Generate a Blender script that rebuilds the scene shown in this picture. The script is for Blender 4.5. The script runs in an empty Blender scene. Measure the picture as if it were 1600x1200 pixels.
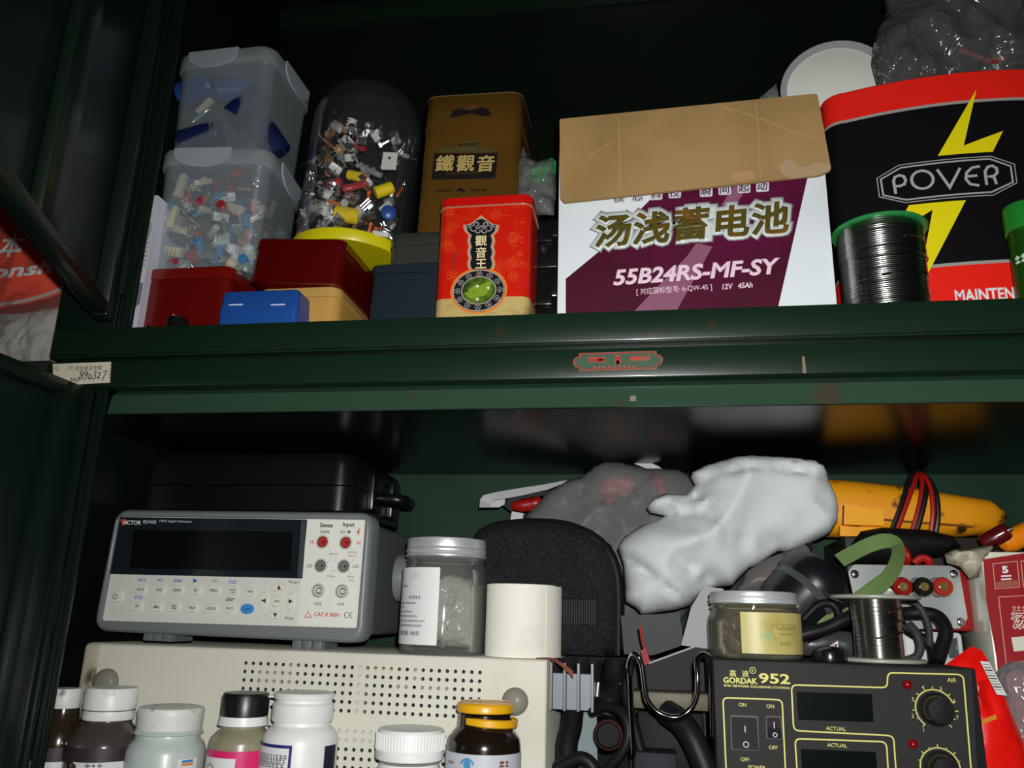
import bpy, bmesh, math, random
from mathutils import Vector, Matrix, noise
from mathutils.geometry import delaunay_2d_cdt

S = bpy.context.scene
COL = S.collection
R_ = math.radians

# ------------------------------------------------------------------ camera
# world: x along the cabinet front, y into the cabinet, z up; the camera stands at the origin
FPX = 1275.0
CR = Matrix(((0.986158, -0.01860675, -0.16476099),
             (0.1633638, 0.2790338, 0.94628347),
             (0.02836662, -0.960101, 0.27821108)))       # columns: image right, image down, view
cam_d = bpy.data.cameras.new('camera')
cam_d.sensor_fit = 'HORIZONTAL'; cam_d.sensor_width = 36.0
cam_d.lens = FPX / 1600 * 36.0
cam_d.clip_start = 0.01
cam = bpy.data.objects.new('camera', cam_d); COL.objects.link(cam)
m4 = Matrix.Identity(4)
for i in range(3):
    m4[i][0] = CR[i][0]; m4[i][1] = -CR[i][1]; m4[i][2] = -CR[i][2]
cam.matrix_world = m4
S.camera = cam
S.view_settings.view_transform = 'Standard'; S.view_settings.look = 'None'
S.view_settings.gamma = 1.0; S.view_settings.exposure = 0.0
S.view_settings.use_curve_mapping = False
S.cycles.transparent_max_bounces = 40

# dim room light, and the flash of the camera just above the lens
wd = bpy.data.worlds.new('world'); S.world = wd; wd.use_nodes = True
wd.node_tree.nodes['Background'].inputs[0].default_value = (0.75, 0.9, 1.0, 1)
wd.node_tree.nodes['Background'].inputs[1].default_value = 0.004
fl_d = bpy.data.lights.new('camera_flash', 'SPOT')
fl_d.energy = 28.0; fl_d.color = (1.0, 0.99, 0.975); fl_d.spot_size = R_(165); fl_d.spot_blend = 1.0
fl_d.shadow_soft_size = 0.007
fl = bpy.data.objects.new('camera_flash', fl_d); COL.objects.link(fl)
fl.location = (0.018, -0.01, 0.03)
fl.rotation_euler = (Vector((0.06, 0.75, 0.13))).to_track_quat('-Z', 'Y').to_euler()


def ray(px, py):
    return CR @ Vector((px - 800, py - 600, FPX))


def at(px, py, Y):
    """world point on the upright plane y = Y seen at a photo pixel"""
    d = ray(px, py)
    return d * (Y / d.y)


def topo(o):
    while o.parent: o = o.parent
    return o


def on(root, px, py, y=0.0):
    """local (x, z) on a thing's own plane y, seen at a photo pixel"""
    mi = topo(root).matrix_basis.inverted()
    o = mi @ Vector((0, 0, 0)); d = mi.to_3x3() @ ray(px, py)
    t = (y - o.y) / d.y
    p = o + d * t
    return (p.x, p.z)


def ons(root, pts, y=0.0):
    return [on(root, a, b, y) for a, b in pts]


# ------------------------------------------------------------------ materials
def C(r, g, b):
    f = lambda c: (c / 12.92 if c <= 0.04045 else ((c + 0.055) / 1.055) ** 2.4)
    return (f(r / 255), f(g / 255), f(b / 255))


MATS = {}


def M(name, col=None, rough=0.5, metal=0.0, spec=0.5, var=None, coat=0.0, bump=None):
    if name in MATS: return MATS[name]
    m = bpy.data.materials.new(name); m.use_nodes = True; MATS[name] = m
    nt = m.node_tree; b = nt.nodes['Principled BSDF']
    b.inputs['Base Color'].default_value = (*col, 1)
    b.inputs['Roughness'].default_value = rough
    b.inputs['Metallic'].default_value = metal
    b.inputs['Specular IOR Level'].default_value = spec
    b.inputs['Coat Weight'].default_value = coat
    b.inputs['Coat Roughness'].default_value = 0.12
    tc = nt.nodes.new('ShaderNodeTexCoord')
    if var:                                   # (scale, colour, low, high): worn or stained patches
        sc, c2, lo, hi = var
        n = nt.nodes.new('ShaderNodeTexNoise'); n.inputs['Scale'].default_value = sc
        n.inputs['Detail'].default_value = 6
        nt.links.new(tc.outputs['Object'], n.inputs['Vector'])
        r = nt.nodes.new('ShaderNodeMapRange')
        r.inputs['From Min'].default_value = lo; r.inputs['From Max'].default_value = hi
        nt.links.new(n.outputs['Fac'], r.inputs['Value'])
        x = nt.nodes.new('ShaderNodeMix'); x.data_type = 'RGBA'
        x.inputs['A'].default_value = (*col, 1); x.inputs['B'].default_value = (*c2, 1)
        nt.links.new(r.outputs['Result'], x.inputs['Factor'])
        nt.links.new(x.outputs['Result'], b.inputs['Base Color'])
    if bump:                                  # (scale, strength, distance)
        n = nt.nodes.new('ShaderNodeTexNoise'); n.inputs['Scale'].default_value = bump[0]
        n.inputs['Detail'].default_value = 4
        nt.links.new(tc.outputs['Object'], n.inputs['Vector'])
        bp = nt.nodes.new('ShaderNodeBump'); bp.inputs['Strength'].default_value = bump[1]
        bp.inputs['Distance'].default_value = bump[2]
        nt.links.new(n.outputs['Fac'], bp.inputs['Height'])
        nt.links.new(bp.outputs['Normal'], b.inputs['Normal'])
    return m


def CLEAR(name, tint=(1, 1, 1), haze=0.05, hazecol=(0.8, 0.85, 0.85), rough=0.08, gloss=1.0, bump=None, trans=0.3):
    """thin plastic or glass: transparent, a Fresnel reflection and a little milky haze"""
    if name in MATS: return MATS[name]
    m = bpy.data.materials.new(name); m.use_nodes = True; MATS[name] = m
    nt = m.node_tree; nt.nodes.clear(); N = nt.nodes.new; L = nt.links.new
    out = N('ShaderNodeOutputMaterial')
    tr = N('ShaderNodeBsdfTransparent'); tr.inputs[0].default_value = (*tint, 1)
    gl = N('ShaderNodeBsdfGlossy'); gl.inputs['Roughness'].default_value = rough
    gl.inputs['Color'].default_value = (0.95, 0.97, 1, 1)
    fr = N('ShaderNodeFresnel'); fr.inputs['IOR'].default_value = 1.42
    mu = N('ShaderNodeMath'); mu.operation = 'MULTIPLY'; mu.inputs[1].default_value = gloss
    mu.use_clamp = True
    L(fr.outputs[0], mu.inputs[0])
    mx = N('ShaderNodeMixShader'); L(mu.outputs[0], mx.inputs[0]); L(tr.outputs[0], mx.inputs[1]); L(gl.outputs[0], mx.inputs[2])
    df = N('ShaderNodeBsdfDiffuse'); df.inputs[0].default_value = (*hazecol, 1)
    tl = N('ShaderNodeBsdfTranslucent'); tl.inputs[0].default_value = (*hazecol, 1)
    m1 = N('ShaderNodeMixShader'); m1.inputs[0].default_value = trans; L(df.outputs[0], m1.inputs[1]); L(tl.outputs[0], m1.inputs[2])
    m2 = N('ShaderNodeMixShader'); m2.inputs[0].default_value = haze
    L(mx.outputs[0], m2.inputs[1]); L(m1.outputs[0], m2.inputs[2])
    L(m2.outputs[0], out.inputs[0])
    if bump:
        tc = N('ShaderNodeTexCoord'); n = N('ShaderNodeTexNoise'); n.inputs['Scale'].default_value = bump[0]
        n.inputs['Detail'].default_value = 3; n.inputs['Distortion'].default_value = 1.5
        L(tc.outputs['Object'], n.inputs['Vector'])
        bp = N('ShaderNodeBump'); bp.inputs['Strength'].default_value = bump[1]; bp.inputs['Distance'].default_value = bump[2]
        L(n.outputs['Fac'], bp.inputs['Height'])
        for q in (gl, df): L(bp.outputs['Normal'], q.inputs['Normal'])
        L(bp.outputs['Normal'], fr.inputs['Normal'])
    return m


PAINT = M('green_paint', (0.0042, 0.012, 0.0065), 0.33, spec=0.4, coat=0.15, var=(7, (0.005, 0.012, 0.007), 0.45, 0.75), bump=(60, 0.06, 0.002))
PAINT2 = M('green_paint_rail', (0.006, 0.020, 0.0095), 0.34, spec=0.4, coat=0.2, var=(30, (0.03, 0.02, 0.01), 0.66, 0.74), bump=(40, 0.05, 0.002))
PAINTI = M('green_paint_inside', (0.004, 0.009, 0.005), 0.4, spec=0.3, var=(5, (0.0025, 0.005, 0.0035), 0.4, 0.7))
PAINTB = M('green_paint_back', (0.016, 0.047, 0.025), 0.6, spec=0.2, var=(8, (0.012, 0.036, 0.019), 0.4, 0.7))
WHITE = M('white_plastic', (0.78, 0.79, 0.77), 0.4)
WPRINT = M('white_print', (0.8, 0.82, 0.83), 0.5)
BLACK = M('black_plastic', (0.006, 0.006, 0.007), 0.35)
BLKMAT = M('black_matte', (0.008, 0.008, 0.009), 0.7)
INK = M('dark_ink', (0.02, 0.02, 0.022), 0.6)
GREYINK = M('grey_ink', (0.2, 0.2, 0.2), 0.6)
METAL = M('bright_metal', (0.75, 0.75, 0.76), 0.22, metal=1)
ALU = M('brushed_aluminium', (0.72, 0.74, 0.76), 0.36, metal=.6)
TINWIRE = M('solder_wire', (0.5, 0.5, 0.47), 0.2, metal=1)
REDINK = M('red_ink', C(200, 60, 50), 0.5)
BLUEINK = M('blue_ink', C(60, 110, 190), 0.5)
YLINE = M('yellow_print', C(205, 200, 105), 0.5)


# ------------------------------------------------------------------ mesh builder
class MB:
    def __init__(s):
        s.v = []; s.f = []; s.mi = []; s.cur = 0

    def add(s, verts, faces, mat=None):
        k = len(s.v); s.v += [Vector(p) for p in verts]
        for f in faces:
            s.f.append([i + k for i in f]); s.mi.append(s.cur)
        return s

    def frombm(s, bm, mtx=None):
        bm.verts.ensure_lookup_table()
        for i, v in enumerate(bm.verts): v.index = i
        s.add([(mtx @ v.co) if mtx else v.co.copy() for v in bm.verts], [[v.index for v in f.verts] for f in bm.faces])
        bm.free(); return s

    def box(s, x0, x1, y0, y1, z0, z1, bev=0.0, seg=2, mtx=None):
        bm = bmesh.new()
        bmesh.ops.create_cube(bm, size=1)
        for v in bm.verts:
            v.co = Vector(((x0 + x1) / 2 + v.co.x * (x1 - x0), (y0 + y1) / 2 + v.co.y * (y1 - y0), (z0 + z1) / 2 + v.co.z * (z1 - z0)))
        if bev: bmesh.ops.bevel(bm, geom=bm.edges[:], offset=bev, segments=seg, affect='EDGES', profile=0.5)
        return s.frombm(bm, mtx)

    def loft(s, rings, closed=False, caps=True):
        n = len(rings[0]); k = len(s.v); fs = []
        vs = [p for r in rings for p in r]
        m = len(rings)
        for i in range(m if closed else m - 1):
            a = i * n; b = ((i + 1) % m) * n
            for j in range(n):
                q = (j + 1) % n
                fs.append([a + j, a + q, b + q, b + j])
        if caps and not closed:
            fs.append(list(range(n - 1, -1, -1))); fs.append([(m - 1) * n + j for j in range(n)])
        return s.add(vs, fs)

    def lathe(s, prof, n=32, c=(0, 0, 0), mtx=None, caps=True, closed=False):
        rings = []
        for r, z in prof:
            ring = []
            for j in range(n):
                a = 2 * math.pi * j / n
                p = Vector((r * math.cos(a), r * math.sin(a), z))
                if mtx: p = mtx @ p
                ring.append(p + Vector(c))
            rings.append(ring)
        return s.loft(rings, closed=closed, caps=caps)

    def rr(s, levels, n=5, cx=0, cy=0):
        """stack of rounded rectangles (w, d, r, z)"""
        return s.loft([rrect(w, d, r, z, n, cx, cy) for w, d, r, z in levels])

    def tube(s, pts, r, n=8, smooth=6, closed=False):
        pts = [Vector(p) for p in pts]
        if smooth: pts = catmull(pts, smooth, closed)
        m = len(pts); rings = []; up = None
        for i, p in enumerate(pts):
            a = pts[(i - 1) % m] if (closed or i) else p
            b = pts[(i + 1) % m] if (closed or i < m - 1) else p
            t = (b - a).normalized()
            if up is None:
                up = t.orthogonal().normalized()
            else:
                up = (up - t * up.dot(t)).normalized()
            q = t.cross(up)
            rr_ = r[min(i * len(r) // m, len(r) - 1)] if isinstance(r, (list, tuple)) else r
            rings.append([p + (up * math.cos(2 * math.pi * j / n) + q * math.sin(2 * math.pi * j / n)) * rr_ for j in range(n)])
        return s.loft(rings, closed=closed)

    def prism(s, poly, y0, y1):
        n = len(poly)
        a = sum(poly[i][0] * poly[(i + 1) % n][1] - poly[(i + 1) % n][0] * poly[i][1] for i in range(n))
        if a < 0: poly = poly[::-1]
        vs = [(x, y0, z) for x, z in poly] + [(x, y1, z) for x, z in poly]
        fs = [list(range(n)), list(range(2 * n - 1, n - 1, -1))]
        fs += [[(j + 1) % n, j, n + j, n + (j + 1) % n] for j in range(n)]
        return s.add(vs, fs)

    def stroke(s, path, w, y0, y1, closed=False):
        """flat line of width w along an xz path"""
        P = [Vector(p) for p in path]; n = len(P); L_ = []; Rr = []
        for i in range(n):
            a = P[(i - 1) % n] if (closed or i) else None
            b = P[(i + 1) % n] if (closed or i < n - 1) else None
            d1 = (P[i] - a).normalized() if a is not None else None
            d2 = (b - P[i]).normalized() if b is not None else None
            if d1 is None: d1 = d2
            if d2 is None: d2 = d1
            n1 = Vector((-d1.y, d1.x)); n2 = Vector((-d2.y, d2.x))
            mm = n1 + n2
            mm = mm.normalized() if mm.length > 1e-6 else n1
            k = w / 2 / max(0.4, mm.dot(n1))
            L_.append(P[i] + mm * k); Rr.append(P[i] - mm * k)
        for i in range(n if closed else n - 1):
            j = (i + 1) % n
            s.prism([tuple(L_[i]), tuple(Rr[i]), tuple(Rr[j]), tuple(L_[j])], y0, y1)
        return s

    def build(s, name, mat, parent=None, smooth=38, w=False, fn=None, cut=None):
        me = bpy.data.meshes.new(name)
        vs = s.v
        if w:
            mi = topo(parent).matrix_basis.inverted(); vs = [mi @ p for p in vs]
        if cut:
            bm = bmesh.new(); bv = [bm.verts.new(p) for p in vs]
            for f in s.f:
                try: bm.faces.new([bv[i] for i in f])
                except ValueError: pass
            for x in cut:
                bmesh.ops.bisect_plane(bm, geom=bm.verts[:] + bm.edges[:] + bm.faces[:], plane_co=(x, 0, 0), plane_no=(1, 0, 0))
            bm.to_mesh(me); bm.free()
        else:
            me.from_pydata([tuple(p) for p in vs], [], s.f)
            for p, i in zip(me.polygons, s.mi): p.material_index = i
        if fn:
            for v in me.vertices: v.co = fn(v.co)
        bm = bmesh.new(); bm.from_mesh(me); bmesh.ops.recalc_face_normals(bm, faces=bm.faces[:]); bm.to_mesh(me); bm.free()
        for mt in (mat if isinstance(mat, (list, tuple)) else [mat]): me.materials.append(mt)
        if smooth:
            me.polygons.foreach_set('use_smooth', [True] * len(me.polygons))
            me.set_sharp_from_angle(angle=R_(smooth))
        o = bpy.data.objects.new(name, me); COL.objects.link(o)
        if parent: o.parent = parent
        return o


def rrect(w, d, r, z, n=5, cx=0, cy=0):
    r = max(1e-5, min(r, w / 2 - 1e-5, d / 2 - 1e-5)); out = []
    for k, (sx, sy) in enumerate(((1, 1), (-1, 1), (-1, -1), (1, -1))):
        for i in range(n + 1):
            a = math.pi / 2 * (k + i / n)
            out.append(Vector((cx + sx * (w / 2 - r) + r * math.cos(a), cy + sy * (d / 2 - r) + r * math.sin(a), z)))
    return out


def rpoly(c, r, n=5):
    """polygon with rounded corners"""
    out = []; m = len(c)
    for i in range(m):
        p = Vector(c[i]); a = (Vector(c[i - 1]) - p); b = (Vector(c[(i + 1) % m]) - p)
        ang = a.angle(b); k = min(r / math.tan(ang / 2), a.length * 0.45, b.length * 0.45)
        p0 = p + a.normalized() * k; p1 = p + b.normalized() * k
        for j in range(n + 1):
            t = j / n
            q = p0 * (1 - t) ** 2 + p * 2 * t * (1 - t) + p1 * t * t
            out.append((q.x, q.y))
    return out


def circ(cx, cz, r, n=28, a0=0, a1=360, rz=None):
    rz = rz or r
    m = n if a1 - a0 >= 360 else n + 1
    return [(cx + r * math.cos(R_(a0 + (a1 - a0) * i / n)), cz + rz * math.sin(R_(a0 + (a1 - a0) * i / n))) for i in range(m)]


def catmull(p, k, closed=False):
    out = []; n = len(p)
    for i in range(n if closed else n - 1):
        a = p[(i - 1) % n] if (closed or i) else p[0] * 2 - p[1]
        b = p[i]; c = p[(i + 1) % n]
        d = p[(i + 2) % n] if (closed or i < n - 2) else c * 2 - b
        for j in range(k):
            t = j / k
            out.append(0.5 * (2 * b + (c - a) * t + (2 * a - 5 * b + 4 * c - d) * t * t + (3 * b - a - 3 * c + d) * t ** 3))
    if not closed: out.append(p[-1])
    return out


def pillow(mb, poly, front, back, grid=0.005, dm=None, amp=0.0, freq=40, seed=0, creases=(), ridge=0.0, fold=0.0, flat=1.0):
    """a soft thing with the outline poly (x, z): swells to front/back inside the outline"""
    poly = [Vector(p) for p in poly]; n = len(poly)
    xs = [p.x for p in poly]; zs = [p.y for p in poly]
    # refine border
    bp = []
    for i in range(n):
        a = poly[i]; b = poly[(i + 1) % n]; k = max(1, int((b - a).length / grid))
        bp += [a + (b - a) * j / k for j in range(k)]
    segs = [(bp[i], bp[(i + 1) % len(bp)]) for i in range(len(bp))]
    A = [(s_[0].x, s_[0].y, s_[1].x - s_[0].x, s_[1].y - s_[0].y) for s_ in segs]

    def dist(x, z):
        best = 9; ins = False
        for ax, az, dx, dz in A:
            t = ((x - ax) * dx + (z - az) * dz) / (dx * dx + dz * dz)
            t = 0 if t < 0 else 1 if t > 1 else t
            d = (x - ax - t * dx) ** 2 + (z - az - t * dz) ** 2
            if d < best: best = d
            if (az > z) != (az + dz > z) and x < ax + (z - az) / dz * dx: ins = not ins
        return math.sqrt(best), ins
    rnd = random.Random(seed); pts = list(bp)
    D = [0.0] * len(bp)
    z = min(zs)
    while z < max(zs):
        x = min(xs)
        while x < max(xs):
            px = x + rnd.uniform(-.3, .3) * grid; pz = z + rnd.uniform(-.3, .3) * grid
            d, ins = dist(px, pz)
            if ins and d > grid * 0.5: pts.append(Vector((px, pz))); D.append(d)
            x += grid
        z += grid
    ne = len(bp)
    r = delaunay_2d_cdt(pts, [(i, (i + 1) % ne) for i in range(ne)], [], 1, 1e-7)
    V2, F2, orig = r[0], r[2], r[3]
    DD = [D[o[0]] if o else 0.0 for o in orig]
    dm = dm or max(DD)
    F = []; B = []; idx = {}
    k = 0; verts = []
    isb = [(bool(o) and o[0] < ne) or d == 0 for o, d in zip(orig, DD)]

    def off(p, d):
        t = min(d / dm, 1.0); e = math.sqrt(max(0, 1 - (1 - t) ** 2)) ** flat
        q = Vector((p.x * freq, p.y * freq, seed * 3.7))
        h = amp * (noise.noise(q) + 0.5 * noise.noise(q * 2.1)) * min(1, d / (dm * 0.3) + .15)
        if ridge: h += ridge * (1 - abs(noise.noise(q * 0.8 + Vector((5, 2, 1)))) * 2.5) * min(1, d / (dm * 0.3))
        if fold:
            w_ = Vector((p.x * freq * .5, p.y * freq * .5, seed)); w_ += noise.noise_vector(w_ * .6) * .7
            h += fold * (0.6 - abs(noise.noise(w_)) * 2.2 + 0.4 * abs(noise.noise(w_ * 2.3))) * min(1, d / (dm * .25))
        for (ax, az), (bx, bz), wid, dep in creases:
            dx, dz = bx - ax, bz - az
            tt = max(0, min(1, ((p.x - ax) * dx + (p.y - az) * dz) / (dx * dx + dz * dz)))
            dd = math.hypot(p.x - ax - tt * dx, p.y - az - tt * dz)
            h -= dep * math.exp(-(dd / wid) ** 2) * math.sin(math.pi * min(1, max(0.12, tt if tt < .5 else 1 - tt) * 2))
        return e, h
    for i, p in enumerate(V2):
        if isb[i]:
            verts.append((p.x, 0, p.y)); F.append(k); B.append(k); k += 1
        else:
            e, h = off(p, DD[i])
            verts.append((p.x, -(front * e + h), p.y)); verts.append((p.x, back * e, p.y)); F.append(k); B.append(k + 1); k += 2
    fs = [[F[i] for i in f] for f in F2] + [[B[i] for i in reversed(f)] for f in F2]
    return mb.add(verts, fs)


# ------------------------------------------------------------------ things and lettering
def tag(o, label, cat, group=None, kind=None):
    o['label'] = label; o['category'] = cat
    if group: o['group'] = group
    if kind: o['kind'] = kind
    return o


def thing(name, label, cat, loc, rz=0.0, group=None, ry=0.0, rx=0.0):
    o = bpy.data.objects.new(name, None); COL.objects.link(o)
    o.empty_display_size = 0.02
    o.location = loc; o.rotation_euler = (R_(rx), R_(ry), R_(rz))
    bpy_m = Matrix.LocRotScale(Vector(loc), o.rotation_euler.to_quaternion(), None)
    o.matrix_basis = bpy_m
    return tag(o, label, cat, group)


def text(parent, body, h, x, z, y, m, name='lettering', align='CENTER', bold=0.0, shear=0.0, sx=1.0, rot=0.0, ext=0.00012, fn=None, width=None):
    """h: cap height in metres; (x, z): centre of the line, on the plane y of the parent"""
    c = bpy.data.curves.new('t', 'FONT'); c.body = body
    cjk = any(ord(ch) > 0x2e80 for ch in body)
    c.size = h / (0.86 if cjk else 0.729); c.shear = shear; c.resolution_u = 3
    c.bevel_depth = bold * c.size; c.bevel_resolution = 0; c.extrude = ext
    o = bpy.data.objects.new('t', c); COL.objects.link(o)
    dg = bpy.context.evaluated_depsgraph_get(); dg.update()
    me = bpy.data.meshes.new_from_object(o.evaluated_get(dg))
    bpy.data.objects.remove(o); bpy.data.curves.remove(c)
    me.name = name; me.materials.clear(); me.materials.append(m)
    if not len(me.vertices): return None
    xs = [v.co.x for v in me.vertices]; ys = [v.co.y for v in me.vertices]
    x0, x1, y0, y1 = min(xs), max(xs), min(ys), max(ys)
    if width: sx = width / (x1 - x0)
    zm = max(v.co.z for v in me.vertices)
    for v in me.vertices: v.co.z *= ext / zm
    cx = {'CENTER': (x0 + x1) / 2, 'LEFT': x0, 'RIGHT': x1}[align]; cy = (y0 + y1) / 2
    ca, sa = math.cos(R_(rot)), math.sin(R_(rot))
    for v in me.vertices:
        u = (v.co.x - cx) * sx; q = v.co.y - cy
        p = Vector((x + u * ca - q * sa, y - v.co.z - ext, z + u * sa + q * ca))
        v.co = fn(p) if fn else p
    ob = bpy.data.objects.new(name, me); COL.objects.link(ob)
    ob.parent = parent
    return ob


def ptext(parent, body, hpx, px, py, m, y=0.0, k=None, **kw):
    """lettering placed at a spot of the parent's front plane; hpx is the cap height in photo pixels"""
    x, z = on(parent, px, py, y); x2, z2 = on(parent, px, py + 10, y)
    s = abs(z2 - z) / 10
    if 'wpx' in kw:
        xa, za = on(parent, px + kw['wpx'] / 2, py, y); xb, zb = on(parent, px - kw['wpx'] / 2, py, y)
        kw['width'] = abs(xa - xb); del kw['wpx']
    return text(parent, body, hpx * s, x, z, y, m, **kw)


def decal(parent, name, poly, y, m, t=0.0003, fn=None, cut=None):
    return MB().prism(poly, y, y - t).build(name, m, parent, smooth=0, fn=fn, cut=cut)


def line(parent, name, path, wid, y, m, t=0.0003, closed=False, fn=None, cut=None):
    return MB().stroke(path, wid, y, y - t, closed).build(name, m, parent, smooth=0, fn=fn, cut=cut)


def dashes(parent, rows, y, m, seed=1, name='printed_text', fn=None, t=0.0002):
    """rows of print too small to read: (x0, x1, z, height)"""
    r = random.Random(seed); mb = MB()
    for x0, x1, z, h in rows:
        x = x0
        while x < x1:
            w = h * r.uniform(0.45, 1.0); e = min(x + w, x1)
            if e - x > h * .2:
                for q in range(2):
                    zz = z - h / 2 + h * (0.55 * q); mb.prism([(x, zz), (e, zz), (e, zz + h * r.uniform(.2, .42)), (x, zz + h * .3)], y, y - t)
                mb.prism([(x + (e - x) * .35, z - h / 2), (x + (e - x) * .6, z - h / 2), (x + (e - x) * .6, z + h / 2), (x + (e - x) * .35, z + h / 2)], y, y - t)
            x = e + h * r.uniform(.15, .35)
    return mb.build(name, m, parent, smooth=0, fn=fn)


def wrapfn(r, cx=0.0, cy=0.0, a0=0.0):
    """bend a flat strip around an upright cylinder; x=0 faces the viewer"""
    def f(p):
        a = p.x / r + a0; rr_ = r - p.y
        return Vector((cx + rr_ * math.sin(a), cy - rr_ * math.cos(a), p.z))
    return f


def wrap(parent, name, r, z0, z1, a0, a1, m, t=0.0004, cx=0, cy=0, z0b=None):
    mb = MB(); n = max(4, int(abs(a1 - a0) / 6)); rings = []
    for i in range(n + 1):
        a = R_(a0 + (a1 - a0) * i / n)
        s_, c_ = math.sin(a), -math.cos(a)
        rings.append([Vector((cx + (r + k) * s_, cy + (r + k) * c_, z)) for k, z in ((0, z0), (t, z0), (t, z1), (0, z1))])
    mb.loft(rings)
    return mb.build(name, m, parent)

# ------------------------------------------------------------------ the room
def struct(name, mb, m):
    o = mb.build(name, m, smooth=0); o['kind'] = 'structure'; return o


ZF = -0.95
struct('floor', MB().box(-2.2, 1.6, -1.2, 1.30, ZF - 0.05, ZF), M('concrete_floor', (0.05, 0.05, 0.048), 0.7, var=(6, (0.03, 0.03, 0.03), .4, .6)))
struct('wall_back', MB().box(-2.2, 1.6, 1.20, 1.30, ZF, 1.7), M('plaster_wall', (0.10, 0.10, 0.095), 0.8, var=(4, (0.07, 0.07, 0.065), .4, .7)))

# ------------------------------------------------------------------ cabinets
XL, XR, YF, YB = -0.617, 0.52, 0.72, 1.115
ZSH = 0.278            # floor of the upper compartment
ZLS = -0.149           # shelf of the lower compartment
UC = thing('upper_cabinet', 'dark green metal upper cabinet with an open door and goods on its bottom shelf', 'cabinet', ((XL + XR) / 2, YF, 0.246))


def wpart(name, root, mb, m, **kw):
    return mb.build(name, m, root, w=True, **kw)


wpart('side_panel', UC, MB().box(XL, XL + .004, YF + .002, YB, .250, 1.04), PAINTI, smooth=0)
wpart('side_panel', UC, MB().box(XR - .004, XR, YF + .002, YB, .250, 1.04), PAINTI, smooth=0)
wpart('back_panel', UC, MB().box(XL + .004, XR - .004, YB - .004, YB, .250, 1.04), PAINTI, smooth=0)
wpart('bottom_shelf', UC, MB().box(XL + .004, XR - .004, YF + .004, YB - .004, ZSH - .006, ZSH), PAINTI, smooth=0)
wpart('top_panel', UC, MB().box(XL, XR, YF + .02, YB, 1.03, 1.045), PAINTI, smooth=0)
mb = MB().box(XL, XR, YF, YF + .004, .252, .281, .0012)
mb.box(XL, XR, YF + .003, YF + .03, .250, .2535)
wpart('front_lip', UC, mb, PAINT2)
mb = MB().box(XL, XR, YF + .012, YF + .03, .2455, .2515)
wpart('bottom_seam', UC, mb, PAINTI, smooth=0)
# left jamb of the upper compartment: a folded post with a groove
mb = MB()
for a, b, y in ((XL, -.548, YF), (-.5475, -.536, YF + .003), (-.5355, -.529, YF)):
    mb.box(a, b, y, y + .004, .2812, 1.03, .0012)
wpart('jamb', UC, mb, PAINT)
# ledge running along the top of the back panel
wpart('ceiling_ledge', UC, MB().box(XL + .004, XR - .004, YB - .03, YB - .004, .965, 1.0, .002), PAINT2)

LC = thing('lower_cabinet', 'dark green metal lower cabinet holding the meter, bags and bottles', 'cabinet', ((XL + XR) / 2, YF, ZF))
wpart('side_panel', LC, MB().box(XL, XL + .004, YF + .002, YB, ZF + .06, .244), PAINTI, smooth=0)
wpart('side_panel', LC, MB().box(XR - .004, XR, YF + .002, YB, ZF + .06, .244), PAINTI, smooth=0)
wpart('back_panel', LC, MB().box(XL + .004, XR - .004, YB - .004, YB, ZF + .06, .244), PAINTB, smooth=0)
wpart('top_panel', LC, MB().box(XL + .004, XR - .004, YF + .03, YB - .004, .195, .199), M('green_paint_glossy', (0.003, 0.007, 0.0045), 0.24, spec=0.25), smooth=0)
wpart('cover_panel', LC, MB().box(XL, XR, YF + .02, YB, .238, .244), PAINTI, smooth=0)
mb = MB().box(XL, XR, YF, YF + .004, .2165, .2445, .0012)
mb.box(XL, XR, YF + .003, YF + .02, .2165, .2195)
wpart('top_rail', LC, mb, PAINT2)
# stop strip below the rail, folded forward at a slant
mb = MB()
x0, x1 = -.5435, XR
mb.loft([[Vector((x, y, z)) for y, z in ((YF + .018, .2165), (YF + .0105, .2105), (YF + .0065, .1905), (YF + .009, .190), (YF + .013, .209), (YF + .021, .2165))] for x in (x0, x1)])
wpart('stop_strip', LC, mb, M('green_paint_sheen', (0.026, 0.062, 0.036), 0.3, spec=0.5, coat=0.3, var=(22, (0.05, 0.045, 0.03), 0.66, 0.74)), smooth=20)  # same cabinet paint made paler, its sheen put into the colour
mb = MB()
for a, b, y in ((XL, -.5585, YF), (-.558, -.5505, YF + .003), (-.550, -.543, YF)):
    mb.box(a, b, y, y + .004, ZF + .06, .2162, .0012)
wpart('jamb', LC, mb, PAINT)
wpart('shelf', LC, MB().box(XL + .005, XR - .005, YF + .006, YB - .005, ZLS - .02, ZLS, .002), PAINTI)
wpart('base', LC, MB().box(XL, XR, YF + .02, YB, ZF, ZF + .06), PAINTI, smooth=0)


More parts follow.
